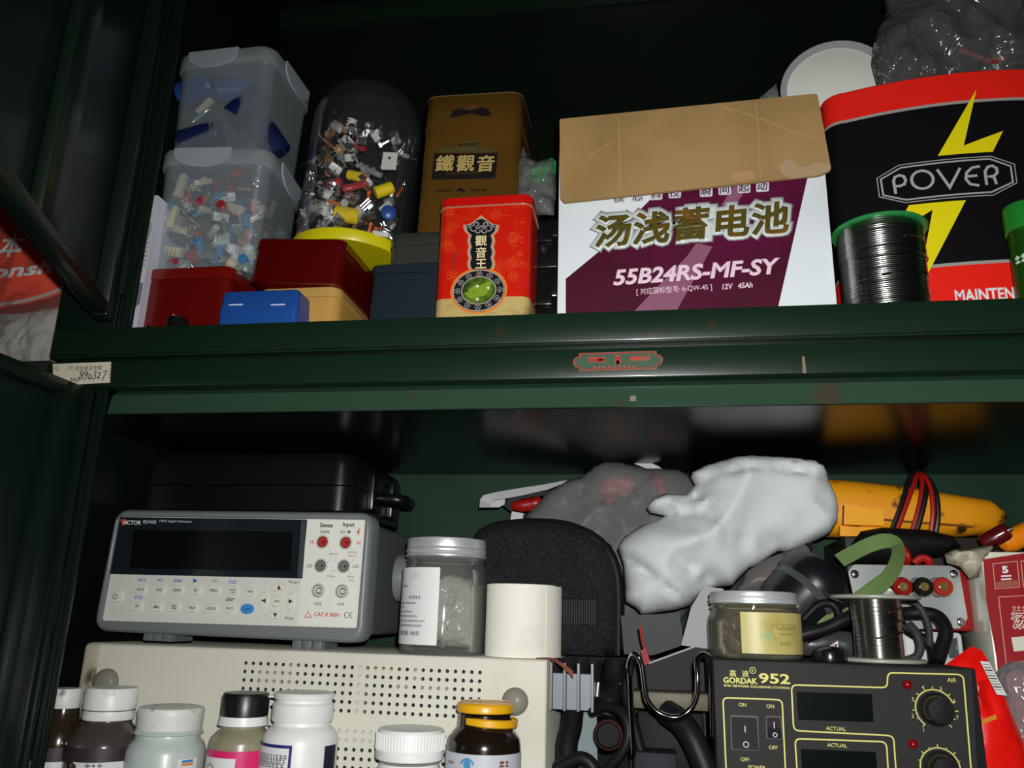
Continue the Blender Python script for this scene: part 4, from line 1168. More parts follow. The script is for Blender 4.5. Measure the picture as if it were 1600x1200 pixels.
# folded edges and the rest of the case
mb = MB(); rg = []
for y, k in ((0, eb), (.0008, .0006), (eb, 0), (.20, 0)): rg.append([Vector((-w2 + .004, y, .003)), Vector((w2 - k, y, .003)), Vector((w2 - k, y, zi - k)), Vector((-w2 + .004, y, zi - k))])
mb.loft(rg, caps=False); mb.add([(-w2 + .004, .20, .003), (w2, .20, .003), (w2, .20, zi), (-w2 + .004, .20, zi)], [[0, 1, 2, 3]])
mb.build('case', BEIGE, IN, smooth=50)
MB().box(-w2 + .012, w2 - .012, .024, .030, .008, zi - .008).build('circuit_board', M('board_dark', (0.012, 0.014, 0.03), .6), IN, smooth=0)
rdm = random.Random(4); cols = [M('board_grey', C(150, 148, 138), .5), M('board_white', C(215, 212, 200), .5), M('board_tan', C(180, 150, 95), .5)]
for i, (a, b, w_, h_) in enumerate(((420, 1056, 46, 26), (560, 1085, 14, 90), (600, 1050, 46, 12), (660, 1075, 90, 10), (555, 1148, 60, 30), (650, 1058, 12, 34), (455, 1058, 9, 40))):
    x, z = on(IN, a, b, .012); s_ = .00063
    MB().box(x - w_ * s_ / 2, x + w_ * s_ / 2, .010, .0238, z - h_ * s_ / 2, z + h_ * s_ / 2, .0006).build('board_component', cols[i % 3], IN, smooth=0)
RUB = CLEAR('rubber_foot', (.75, .75, .7), .7, C(176, 172, 156), .3, 1.2)
for a, b, r_ in ((167, 1066, 21), (805, 1096, 19.5)):
    x, z = on(IN, a, b); r_ *= .00063
    MB().lathe([(r_, 0), (r_, .002), (r_ * .92, .0055), (r_ * .6, .0085), (r_ * .2, .0092), (.0002, .0092)], 32, c=(x, 0, z), mtx=Matrix.Rotation(math.pi / 2, 3, 'X')).build('rubber_foot', RUB, IN)
# front bezel at the left, folded flange seen from its side
bx0 = on(IN, 124, 1006)[0]
MB().box(bx0, -w2 + .0035, .006, .205, 0, zi + .0005, .006, 3).build('front_bezel', BEID, IN)
# heat sink on the rear at the right
hs = .012
hx0 = w2 + .0008; hx1 = on(IN, 928, 1070, hs)[0]; hz0 = on(IN, 890, 1110, hs)[1]; hz1 = on(IN, 890, 1036, hs)[1]
HSM = M('heatsink_metal', C(52, 50, 44), .5); HSM2 = M('heatsink_fin', C(96, 97, 92), .4, metal=.3)
o = MB().box(hx0, hx1 - .002, hs + .016, .19, hz0, hz1 - .010).build('heat_sink', HSM, IN, smooth=0)
hstep = (hx1 - hx0 - .003) / 3
for i in range(4):
    MB().box(hx0 + i * hstep, hx0 + i * hstep + .0028, hs, .19, hz0 - .001, hz1, .0004).build('fin', HSM2, o, smooth=0)
for i in range(3):
    MB().box(hx0 + i * hstep + .003, hx0 + (i + 1) * hstep - .0002, hs + .006, hs + .010, hz0, hz0 + (hz1 - hz0) * .76).build('fin_plate', M('heatsink_plate', C(112, 120, 128), .45, metal=.2, spec=.3), o, smooth=0)

# --- bench multimeter
YD = .822
dl = at(163, 900, YD).x; dr = at(592, 905, YD).x
DM = thing('bench_multimeter', 'grey bench multimeter with dark display, push buttons and six jacks', 'multimeter', ((dl + dr) / 2, YD, ZLS + zi + .0005), ry=.7)
GB = M('bumper_grey', C(112, 118, 118), .42); GBD = M('meter_body_grey', C(88, 94, 94), .5); CRMP = M('meter_cream', C(214, 215, 206), .42); CRM2 = M('meter_cream_light', C(226, 227, 218), .42)
oc_ = ons(DM, [(179, 795), (582, 800), (567, 1006), (142, 986)])
inr = ons(DM, [(186, 807), (570, 812), (556, 981), (157, 969)])
def ring3(c, r, y, k=0):
    ccx = sum(p[0] for p in c) / 4; ccz = sum(p[1] for p in c) / 4
    cc = [(p[0] + (k if p[0] < ccx else -k), p[1] + (k if p[1] < ccz else -k)) for p in c]
    return [Vector((x, y, z)) for x, z in rpoly(cc, r, 6)]
mb = MB().loft([ring3(oc_, .016, .030, .006), ring3(oc_, .016, .027), ring3(oc_, .016, .006), ring3(oc_, .015, .0015, .002), ring3(oc_, .014, 0, .0045), ring3(inr, .004, .0006, -.001), ring3(inr, .003, .006)], caps=False)
mb.build('bumper', GB, DM, smooth=60)
MB().loft([ring3(oc_, .012, .029, .007), ring3(oc_, .012, .262, .007)]).build('housing', GBD, DM)
ft = ons(DM, [(186, 805), (571, 810), (557, 983), (156, 971)], .004)
MB().prism(ft, .0042, .03).build('front_panel', CRMP, DM, smooth=0)
YPn = .0042
jp = decal(DM, 'jack_panel', ons(DM, [(481, 812), (569, 815), (555.5, 980), (465, 977)], YPn), YPn, CRM2, .0012)
YJ = YPn - .0012
wn = ons(DM, [(187, 808), (480, 812), (473.5, 904), (171.5, 897)], YPn)
WIN = decal(DM, 'display_window', wn, YPn, M('window_glass', (0.010, 0.016, 0.020), .12, spec=.5, coat=.6), .0016)
decal(WIN, 'display_screen', ons(DM, [(210, 828), (458, 831), (456, 893), (204, 888)], YPn), YPn - .0016, M('screen_dark', (0.003, 0.004, 0.004), .25), .0001)
decal(WIN, 'window_edge', ons(DM, [(472, 814), (479, 814), (473, 903), (466, 902)], YPn), YPn - .0016, M('window_edge', (0.06, 0.065, 0.07), .2), .0004)
MB().prism(ons(DM, [(188, 812), (196, 811), (197, 820), (191, 821)], YPn - .0017), YPn - .0016, YPn - .0019).build('logo_mark', REDINK, WIN, smooth=0)
YW = YPn - .0017
ptext(WIN, 'VICTOR', 6.5, 206, 816.5, WPRINT, YW, bold=.02, wpx=29)
ptext(WIN, '8246B', 5.5, 234, 815.3, M('window_print', C(190, 195, 195), .5), YW, bold=.01, wpx=21)
ptext(WIN, 'TRMS Digital Multimeter', 3.8, 274, 815, M('window_print', None), YW, wpx=52)
BTN = M('button_cream', C(222, 220, 204), .42); BBL = M('button_blue', C(62, 140, 205), .35)
def button(px, py, w_, h_, label, kind='rect', m=BTN, tk=4.2, tm=INK, lines=None):
    x, z = on(DM, px, py, YPn); s_ = .000665
    a, b = w_ * s_ / 2, h_ * s_ / 2
    if kind == 'rect': c = rpoly([(x - a, z - b), (x + a, z - b), (x + a, z + b), (x - a, z + b)], .0012, 3)
    else: c = circ(x, z, a, 24, rz=b)
    mb = MB(); ccx = x; ccz = z
    def sc(f, y): return [Vector((ccx + (p[0] - ccx) * f, y, ccz + (p[1] - ccz) * f)) for p in c]
    mb.loft([sc(1, YPn), sc(1, YPn - .0018), sc(.93, YPn - .0026), sc(.6, YPn - .0028)])
    o = mb.build('button', m, DM, smooth=40)
    if label:
        ls = label.split('\n')
        for i, l in enumerate(ls):
            ptext(o, l, tk, px, py + (i - (len(ls) - 1) / 2) * (tk + .8), tm, YPn - .0028, bold=.015)
    return o
for px, py, l, lk in ((220, 921, 'DCV', 4.4), (249, 921.5, 'DCI', 4.4), (277, 922, 'Ω2W', 4.4), (305, 922.5, '•))', 5), (334, 923, 'FREQ', 4.4)): button(px, py, 20, 14.5, l, tk=lk)
for px, py, l, lk in ((214, 947, 'TC', 4.4), (244, 948, 'dBm', 4.4), (272, 948.5, 'MAX\nMIN', 3.4), (300, 949.5, 'Null', 4.4), (330, 950.5, 'HOLD', 4.4)): button(px, py, 20, 14.5, l, tk=lk)
for px, py, l, lk in ((364, 923.5, 'DATA\nLOG', 3), (391, 924.5, 'Utility', 3.2), (359, 950.5, 'RATE', 3.6)): button(px, py, 18.5, 15.5, l, 'round', tk=lk)
button(387, 951.5, 22, 15.5, 'SHIFT', 'round', BBL, 3, M('blue_dark_ink', C(30, 70, 140), .5))
button(184, 932, 21, 20, None, 'round')
x, z = on(DM, 182.5, 932, YPn)
mb = MB().stroke(circ(x, z, .0026, 16, 120, 420), .0006, YPn - .0028, YPn - .003).stroke([(x, z + .0005), (x, z + .0034)], .0006, YPn - .0028, YPn - .003)
mb.build('power_symbol', INK, DM, smooth=0)
for px, py, w_, h_, tri in ((436, 918, 27, 13, [(-3, 3), (3, 3), (0, -4)]), (412, 938.5, 12, 26, [(3, -3.5), (3, 3.5), (-4, 0)]), (454, 939.5, 12, 26, [(-3, -3.5), (-3, 3.5), (4, 0)]), (430, 961, 27, 13, [(-3, -3), (3, -3), (0, 4)])):
    o = button(px, py, w_, h_, None, 'round')
    MB().prism(ons(DM, [(px + a, py + b) for a, b in tri], YPn - .0028), YPn - .0028, YPn - .003).build('arrow', INK, o, smooth=0)
button(433, 939, 19, 18, 'Auto', 'round', tk=3.6)
for l, px, py, h_ in (('ACV', 222, 906, 5), ('ACI', 250, 906.5, 5), ('Ω4W', 278, 907.5, 5), ('RTD', 217, 933.5, 5), ('CLR', 364, 909, 5.4)): ptext(DM, l, h_, px, py, BLUEINK, YPn, bold=.02)
MB().prism(ons(DM, [(302, 903.5), (302, 911.5), (309, 907.5)], YPn), YPn, YPn - .0002).build('diode_mark', BLUEINK, DM, smooth=0)
mb = MB()
for p in ([(329, 907.5), (334, 907.7)], [(334, 904), (334, 911)], [(337, 904), (337, 911)], [(337, 907.8), (342, 908)]): mb.stroke(ons(DM, p, YPn), .0006, YPn, YPn - .0002)
mb.build('capacitor_mark', GREYINK, DM, smooth=0)
ptext(DM, 'EXIT', 5.2, 360, 937, INK, YPn, bold=.02, shear=.15)
ptext(DM, 'Range+', 4, 460, 910, INK, YPn, wpx=17); ptext(DM, 'Range-', 4, 452.5, 966, INK, YPn, wpx=15)
JW = M('jack_white', C(205, 203, 192), .4); JR_ = M('jack_red', C(165, 45, 45), .4); JG = M('jack_grey', C(105, 108, 106), .45)
XR90 = Matrix.Rotation(math.pi / 2, 3, 'X')
for px, py, mt in ((505, 847, JR_), (541, 848, JR_), (502, 884, JG), (538, 885, JG), (498, 923, JW), (535, 924, JW)):
    x, z = on(DM, px, py, YJ); k = .000665
    o = MB().lathe([(11.2 * k, 0), (11.2 * k, .0012), (9.6 * k, .0022), (8.8 * k, .0022), (8.4 * k, .0008)], 30, c=(x, YJ, z), mtx=XR90, caps=False).build('jack', JW, DM)
    MB().lathe([(8.6 * k, .0016), (7.8 * k, .0016), (7.0 * k, .0002)], 26, c=(x, YJ, z), mtx=XR90, caps=True).build('jack_insert', mt, o)
    if mt is JW:
        MB().lathe([(5 * k, .0003), (5 * k, .0022), (3.4 * k, .0024), (3.2 * k, .0006)], 20, c=(x + 1.5 * k, YJ, z), mtx=XR90).build('jack_contact', METAL, o)
    else:
        MB().lathe([(4.4 * k, .0004), (4.4 * k, .0007)], 20, c=(x + 2 * k, YJ, z), mtx=XR90).build('jack_hole', BLKMAT, o)
        MB().lathe([(1.5 * k, .0007), (1.4 * k, .0016)], 10, c=(x + 2 * k, YJ, z), mtx=XR90).build('jack_contact', METAL, o)
for l, h_, px, py, mt, bo in (('Sense', 6.8, 510, 820.5, INK, .025), ('Input', 6.8, 545, 820.5, INK, .025), ('Ω4W', 5, 508, 831, INK, .01), ('VΩ⊣▶', 4.6, 540, 831, INK, .0), ('HI', 5.4, 487.5, 847, REDINK, .01), ('HI', 5.4, 560, 848, REDINK, .01),
                              ('LO', 5.4, 484, 884, INK, .01), ('LO', 5.4, 555.5, 885, INK, .01), ('10A', 6, 497, 943, GREYINK, .01), ('mA', 6, 533, 943.5, GREYINK, .01), ('CAT II 300V', 6.2, 511, 960.5, REDINK, .02), ('200Vpk', 3.4, 521, 866, GREYINK, 0), ('1000VDC', 3.2, 551, 863, GREYINK, 0), ('750VAC', 3.2, 551, 869, REDINK, 0), ('500Vpk', 3.4, 517, 901, GREYINK, 0), ('500mA', 3.2, 548, 901, GREYINK, 0), ('RMS', 3.2, 549, 907, GREYINK, 0)):
    ptext(jp, l, h_, px, py, mt, YJ, bold=bo)
mb = MB()
for cx_ in (540.5, 547.5):
    x, z = on(DM, cx_ + 1.5, 961, YJ); mb.stroke(circ(x, z, .0026, 12, 60, 300), .0006, YJ, YJ - .0002)
mb.stroke([(x - .002, z), (x + .0005, z)], .0006, YJ, YJ - .0002); mb.build('conformity_mark', INK, jp, smooth=0)
MB().stroke(ons(DM, [(475.5, 964), (486, 965), (481.5, 955.5)], YJ), .0006, YJ, YJ - .0002, True).build('warning_triangle', REDINK, jp, smooth=0)
MB().prism(ons(DM, [(561, 826), (557, 832), (560, 832.5), (558, 838), (563, 831), (560, 830.5), (563, 826.5)], YJ), YJ, YJ - .0002).build('hazard_bolt', REDINK, jp, smooth=0)
mb = MB()
for p in ([(511, 853), (516, 858), (516, 862)], [(516, 870), (516, 876), (511, 878)], [(525, 878), (525, 870)], [(547, 855), (551, 859)], [(551, 873), (551, 877), (546, 879)], [(527, 890), (520, 892), (519, 897)], [(544, 893), (549, 897)]):
    mb.stroke(ons(DM, p, YJ), .0003, YJ, YJ - .0002)
mb.build('rating_lines', GREYINK, jp, smooth=0)
# feet, carrying handle pivot and handle
FZ = lambda a: on(DM, a, 1005, .01)[1]
for px in (250, 484):
    x, z = on(DM, px, 990, .012); wd_ = .0165; zt2 = on(DM, px, 996 + (px - 250) * .04, 0)[1]
    mb = MB()
    for q in range(3): mb.box(x - wd_ + q * .0112, x - wd_ + q * .0112 + .0098, .008, .05, .0002 - (x * .0122), zt2 + .008, .001)
    mb.box(x - wd_, x + wd_, .014, .05, .001 - (x * .0122), zt2 + .008)
    mb.build('foot', M('foot_grey', C(96, 104, 106), .45), DM)
hw_ = (dr - dl) / 2
xk, zk = on(DM, 612, 903, .10)
MB().lathe([(.026, 0), (.026, .006), (.024, .016), (.019, .020), (.0005, .020)], 32, c=(hw_ - .009, .095, zk), mtx=Matrix.Rotation(math.pi / 2, 3, 'Y')).build('handle_pivot', GB, DM)
o = MB().tube([(hw_ + .008, .095, zk), (hw_ + .009, .15, zk - .03), (hw_ + .009, .20, zk - .052)], .008, 10).build('handle', GBD, DM)

# --- black blow-moulded case on the multimeter
YC = .885
zcb = on(DM, 400, 797, 0)[1] + ZLS + zi + .003
cl, cr = -.605, at(548, 760, YC).x
CS = thing('tool_case', 'black blow-moulded tool case lying on the bench multimeter', 'case', ((cl + cr) / 2, YC, zcb))
CH = at(400, 706, YC).z - zcb; CB = M('case_plastic', (0.005, 0.005, 0.006), .3, spec=.5, bump=(500, .12, .0006))
wC = cr - cl
MB().rr([(wC - .012, .196, .018, 0), (wC, .208, .022, .006), (wC, .208, .022, CH * .46)], 7, 0, .104).build('lower_shell', CB, CS)
MB().rr([(wC, .208, .022, CH * .48), (wC, .208, .022, CH - .014), (wC - .004, .204, .021, CH - .006), (wC - .010, .198, .019, CH - .0015), (wC - .02, .188, .016, CH)], 7, 0, .104).build('upper_shell', CB, CS)
for yy in (.075, .15):
    MB().box(wC / 2 - .002, wC / 2 + .008, yy - .018, yy + .018, CH * .18, CH * .80, .003).build('latch', CB, CS)
MB().tube([(wC / 2, .090, CH * .45), (wC / 2 + .03, .093, CH * .42), (wC / 2 + .034, .112, CH * .42), (wC / 2 + .03, .132, CH * .42), (wC / 2, .135, CH * .45)], .007, 10).build('handle', CB, CS)

# --- jars with aluminium lids
GLASS = CLEAR('jar_glass', (.97, .98, .97), .06, (.65, .65, .6), .06, .6)
def alu_jar(name, label, px0, px1, Y, zb, pytop, pylid, glass, seed):
    a = at(px0, pytop + 60, Y).x; b = at(px1, pytop + 60, Y).x; r = (b - a) / 2
    t = thing(name, label, 'jar', ((a + b) / 2, Y, zb))
    h = at((px0 + px1) / 2, pytop, Y - r * .9).z - zb; hl_ = h - (at((px0 + px1) / 2, pylid, Y - r).z - zb)
    prof = [(r * .93, 0), (r * .99, .002), (r, .006), (r, h - hl_ - .016), (r * .97, h - hl_ - .010), (r * .92, h - hl_ - .006), (r * .92, h - .004)]
    inn = [(q - .0018, max(z, .003)) for q, z in prof][::-1]
    MB().lathe(prof + inn, 48, caps=False).build('glass', glass, t)
    MB().lathe([(r * .93, 0), (r * .9, .003), (.0005, .0035)], 48).build('base', glass, t)
    rl = r * .965; lp = [(rl * .95, h - hl_), (rl, h - hl_ + .0006), (rl, h - hl_ * .86), (rl * .975, h - hl_ * .78), (rl * 1.0, h - hl_ * .70), (rl, h - hl_ * .58), (rl * .975, h - hl_ * .5), (rl * .985, h - hl_ * .42)]
    mb = MB(); n = 120; rings = []
    for q, z in lp + [(rl * .99, h - hl_ * .38), (rl * .99, h - .0022), (rl * .97, h - .0006), (rl * .90, h), (rl * .86, h - .0008), (.0005, h - .0008)]:
        kn = h - hl_ * .39 <= z <= h - .002
        rings.append([Vector(((q - (.0006 if kn and j % 2 else 0)) * math.cos(2 * math.pi * j / n), (q - (.0006 if kn and j % 2 else 0)) * math.sin(2 * math.pi * j / n), z)) for j in range(n)])
    mb.loft(rings); mb.build('lid', ALU, t)
    MB().lathe([(r * .925, h - hl_ - .0035), (r * .96, h - hl_ - .0026), (r * .925, h - hl_ - .0016)], 40, closed=True).build('thread', glass, t)
    return t, r, h
ZI = ZLS + zi + .0004
J1, r1, h1 = alu_jar('glass_jar', 'glass jar with aluminium lid and white printed label on the beige instrument', 633, 760, .838, ZI, 838, 868, GLASS, 1)
LAB = M('label_white', C(226, 228, 226), .5, var=(25, C(200, 195, 180), .62, .72))
jx = lambda px, py: on(J1, px, py, -r1)
zl0 = jx(665, 1008)[1]; zl1 = jx(665, 886)[1]
lb = wrap(J1, 'label', r1 + .0002, zl0, zl1, -86, 7, LAB)
fw = wrapfn(r1 + .0007)
u0, u1 = R_(-62) * r1, R_(-2) * r1
rows = []
for i, (f0, f1, fz, hh_) in enumerate(((.0, .12, .84, .0016), (.02, .34, .755, .0022), (.38, .72, .605, .003), (.0, .62, .53, .0018), (.0, .2, .475, .0016), (.0, .52, .42, .0018), (.0, .68, .36, .0018), (.0, .88, .30, .0018), (.0, .80, .24, .0022))):
    rows.append((u0 + (u1 - u0) * f0, u0 + (u1 - u0) * f1, zl0 + (zl1 - zl0) * fz, hh_))
dashes(lb, rows, 0, GREYINK, 3, fn=fw)
text(lb, '净含量: 100克', .0042, u0 + (u1 - u0) * .42, zl0 + (zl1 - zl0) * .145, 0, INK, fn=fw, width=.030)
pol = [(-r1 * .6, .003), (r1 * .78, .003), (r1 * .84, .05), (r1 * .7, .070), (.0, .074), (-.6 * r1, .06)]
t = thing('parts_bag', 'clear bag of small metal parts packed inside the labelled glass jar', 'bag', (J1.location.x, .838 - .004, ZI + .004))
mb = MB(); pillow(mb, pol, .016, .014, .006, amp=.004, freq=60, seed=3, ridge=.003); mb.build('film', CLEAR('parts_film', (.9, .89, .86), .45, (.82, .78, .70), .12, 1.2, bump=(45, .9, .01)), t, smooth=70)
for i, (a, b, z, c) in enumerate(((.010, -.012, .052, 'largest metal ring near the top of the labelled jar'), (.012, -.014, .028, 'metal ring in the middle of the labelled jar'), (.004, -.013, .012, 'metal ring at the bottom of the labelled jar'))):
    t = thing('metal_ring', c, 'ring', (J1.location.x + a, .838 + b, ZI + z), rx=60 + i * 20, rz=i * 30)
    MB().lathe([(.0045, -.002), (.0062, -.002), (.0062, .002), (.0045, .002)], 20, closed=True).build('ring', METAL, t)
# paper roll
ra = at(760, 970, .838).x; rb = at(869, 970, .838).x; rr1 = (rb - ra) / 2
RL = thing('paper_roll', 'white paper roll standing beside the labelled glass jar', 'roll', ((ra + rb) / 2, .838, ZI))
hR = at(815, 912, .838 - rr1).z - ZI; PAP = M('roll_paper', C(232, 230, 218), .7, var=(18, C(216, 212, 198), .55, .75))
MB().lathe([(.012, 0), (rr1 - .0005, 0), (rr1, .0005), (rr1, hR - .0005), (rr1 - .0005, hR), (.012, hR)], 56, closed=True).build('roll', PAP, RL)
mb = MB(); rg = []
for i in range(9):
    a = R_(52 + i * 6); k = rr1 + .0006 + .004 * (i / 8) ** 2
    rg.append([Vector((q * math.sin(a), -q * math.cos(a), z)) for q, z in ((k, .0005), (k + .0004, .0005), (k + .0004, hR - .001), (k, hR - .001))])
mb.loft(rg); mb.build('loose_end', PAP, RL)
t = thing('stranded_wire', 'frayed copper wire end sticking out under the white paper roll', 'wire', (at(865, 1028, .80).x, .80, ZI))
mb = MB()
for i in range(4): mb.tube([(-.016, .0, .0008), (.0, -.004, .001 - i * .0004), (.014, -.006, -.006 - i * .0012), (.019, -.006, -.010 - i * .0016)], .0006, 5)
mb.build('strands', M('copper', C(190, 120, 95), .3, metal=.8), t)

# --- carrier boxes, the black camera bag
YG = .935
GBX = thing('dark_crate', 'dark grey crate standing between the beige instrument and the soldering station', 'crate', (-.012, YG, ZLS))
hG = ZI - ZLS - .004
MB().box(-.082, .055, 0, .165, 0, hG, .003).build('body', M('crate_grey', C(16, 18, 20), .65, spec=.2), GBX)
MB().box(-.084, .057, -.002, .167, hG - .010, hG + .0035, .002).build('lid', M('crate_grey', None), GBX)
YB_ = .925
BG = thing('camera_bag', 'black fabric zip bag with mesh front behind the white paper roll', 'bag', (-.115, YB_, ZI + .0004))
bpts = [(736, 1030), (733, 900), (735, 850), (748, 828), (775, 815), (830, 810), (880, 813), (925, 828), (955, 852), (970, 885), (976, 930), (976, 1030)]
pol = ons(BG, bpts)
pol = [(x, max(z, .0006)) for x, z in pol]
FAB = M('bag_fabric', C(36, 34, 38), .8, spec=.3, var=(420, C(18, 17, 19), .42, .58), bump=(420, .9, .003)); FAB2 = M('bag_piping', C(20, 20, 22), .5)
mb = MB(); pillow(mb, pol, .030, .045, .009, dm=.022, amp=.002, freq=25, seed=4, creases=[(on(BG, 880, 850), on(BG, 905, 930), .006, .005), (on(BG, 775, 850), on(BG, 770, 900), .006, .004), (on(BG, 850, 840), on(BG, 870, 900), .006, .003)])
mb.build('body', FAB, BG, smooth=60)
pp_ = [Vector((x, -.016, z)) for x, z in ons(BG, [(752, 1020), (750, 905), (752, 858), (764, 836), (790, 826), (832, 821), (878, 824), (918, 838), (946, 860), (960, 890), (965, 930), (965, 1024)], -.016)]
MB().tube(pp_, .0035, 8).build('piping', FAB2, BG)
pp_ = [Vector((x, .004, z)) for x, z in ons(BG, [(741, 1020), (738, 905), (740, 850), (752, 832), (778, 819), (830, 814), (880, 817), (922, 832), (951, 856), (966, 888), (971, 930), (972, 1024)], .004)]
MB().tube(pp_, .003, 8).build('zip', FAB2, BG)
pol = ons(BG, [(790, 928), (938, 932), (944, 1026), (790, 1024)], -.03); pol = [(x, max(z, .001)) for x, z in pol]
mb = MB(); pillow(mb, pol, .006, 0.001, .006, dm=.006); o = mb.build('pocket', FAB, BG, smooth=60); o.location.y = -.028
mb = MB(); xq0, zq = on(BG, 800, 934, -.034); xq1 = on(BG, 932, 934, -.034)[0]; zq2 = on(BG, 860, 974, -.034)[1]
n = 34
for i in range(n):
    x = xq0 + (xq1 - xq0) * i / n; mb.box(x, x + (xq1 - xq0) / n * .55, -.0362, -.034, zq2, zq, .0004, 1)
mb.build('ribbed_band', M('bag_rib', C(52, 47, 42), .7), BG)

# --- hot-air soldering station
YK = .738
gl_, gr_ = at(1114, 1040, YK).x, at(1524, 1042, YK).x
GK = thing('soldering_station', 'black hot-air soldering station with yellow markings, rocker switches and a dial', 'station', ((gl_ + gr_) / 2, YK, ZLS))
gz = at(1310, 1037, YK).z - ZLS; gw2 = (gr_ - gl_) / 2
GBLK = M('station_black', C(24, 25, 25), .6, spec=.25, bump=(300, .15, .0006))
MB().box(-gw2, gw2, 0, .135, .004, gz, .0012).build('case', GBLK, GK)
MB().prism(ons(GK, [(1122, 1041), (1517, 1046), (1532, 1300), (1132, 1290)]), -.0012, 0).build('front_plate', M('station_plate', C(33, 34, 33), .65, spec=.25, bump=(300, .15, .0006)), GK, smooth=0)
for sx_ in (-1, 1):
    for yy in (.015, .12): MB().lathe([(.007, 0), (.008, .001), (.008, .0045)], 16, c=(sx_ * (gw2 - .015), yy, 0)).build('foot', BLKMAT, GK)
KY = -.0012; LW = .0011
K = lambda pts: [on(GK, a, b, KY) for a, b in pts]
line(GK, 'panel_line', rpoly(K([(1129.5, 1090), (1222, 1093.5), (1230, 1262), (1137, 1258)]), .004, 4), LW, KY, YLINE, closed=True)
line(GK, 'panel_line', rpoly(K([(1236.5, 1070), (1386, 1074.5), (1387, 1051), (1505, 1054), (1522, 1262), (1404, 1262), (1396, 1149.5), (1240, 1141.5)]), .0045, 4), LW, KY, YLINE, closed=True)
line(GK, 'panel_line', rpoly(K([(1242, 1154), (1385, 1159), (1391, 1262), (1249, 1258)]), .0045, 4), LW, KY, YLINE, closed=True)
kt = lambda s_, h_, px, py, **kw: ptext(GK, s_, h_, px, py, YLINE, KY, **kw)
kt('高', 10, 1145, 1052, bold=.01); kt('迪', 10, 1164.5, 1052.5, bold=.01)
kt('R', 4.5, 1176, 1047.5, bold=.01)
x, z = on(GK, 1176, 1047.5, KY); line(GK, 'registered_ring', circ(x, z, .0024, 18), .0005, KY, YLINE, closed=True)
kt('GORDAK', 9, 1157, 1063.5, bold=.04, wpx=54); kt('952', 15.5, 1210, 1060.5, bold=.03, wpx=49); kt('SMD REWORK SOLDERING STATION', 3.6, 1182, 1073, bold=.03, wpx=103)
for s_, px, py in (('ON', 1160, 1101), ('ON', 1203.5, 1103.5), ('OFF', 1164, 1186.5), ('OFF', 1208, 1168), ('POWER', 1183, 1199), ('ACTUAL', 1306, 1138.5), ('ACTUAL', 1308, 1164.5)): kt(s_, 6, px, py, bold=.01)
kt('AIR', 6.5, 1487, 1062.5, bold=.01)
RK = M('rocker_black', (0.006, 0.006, 0.0065), .5, spec=.12); RKF = M('rocker_frame', (0.012, 0.012, 0.012), .45)
for c, mk in (([(1141, 1117), (1184, 1118.5), (1186, 1173), (1142, 1171)], (1164, 1139, 1163)), ([(1196, 1118), (1221, 1119), (1223, 1155), (1197, 1153.5)], (1209.5, 1133, 1148))):
    cc = K(c); o = MB().prism(rpoly(cc, .001, 2), KY - .0012, KY).build('rocker_switch', RKF, GK, smooth=0)
    x0, z0 = cc[3]; x1, z1 = cc[1]; mg = .0012
    xm0, xm1, zm0, zm1 = min(cc[0][0], cc[3][0]) + mg, max(cc[1][0], cc[2][0]) - mg, cc[2][1] + mg, cc[0][1] - mg
    zmid = (zm0 + zm1) / 2
    MB().loft([[Vector((x, KY - .0012, zm0)), Vector((x, KY - .0052, zm0)), Vector((x, KY - .0025, zmid)), Vector((x, KY - .0022, zm1)), Vector((x, KY - .0012, zm1))] for x in (xm0, xm1)]).build('rocker', RK, o, smooth=0)
    xi, zi_ = on(GK, mk[0], mk[1], KY - .003); zo = on(GK, mk[0], mk[2], KY - .005)[1]
    WP = M('rocker_white', C(190, 195, 195), .5)
    MB().stroke([(xi, zi_ - .0024), (xi, zi_ + .0024)], .0007, KY - .0038, KY - .0022).build('on_mark', WP, o, smooth=0)
    MB().stroke(circ(xi, zo, .0020 if mk[0] < 1190 else .0015, 16), .0006, KY - .0060, KY - .0030, True).build('off_mark', WP, o, smooth=0)
DIS = M('station_display', C(8, 16, 10), .15, coat=.5)
for c in ([(1244.5, 1081), (1362, 1084.5), (1365, 1128.5), (1247, 1124.5)], [(1251, 1170), (1368, 1175), (1372, 1222), (1254, 1218)]):
    MB().prism(K(c), KY - .0004, KY).build('display', DIS, GK, smooth=0)
for px, py in ((1417, 1069.5), (1426, 1162.5)):
    x, z = on(GK, px, py, KY)
    MB().lathe([(.0038, 0), (.0038, .001), (.0034, .0028), (.0022, .0042), (.0003, .0047)], 20, c=(x, KY, z), mtx=XR90).build('indicator_lamp', M('lamp_red', C(120, 10, 16), .18, coat=.4), GK)
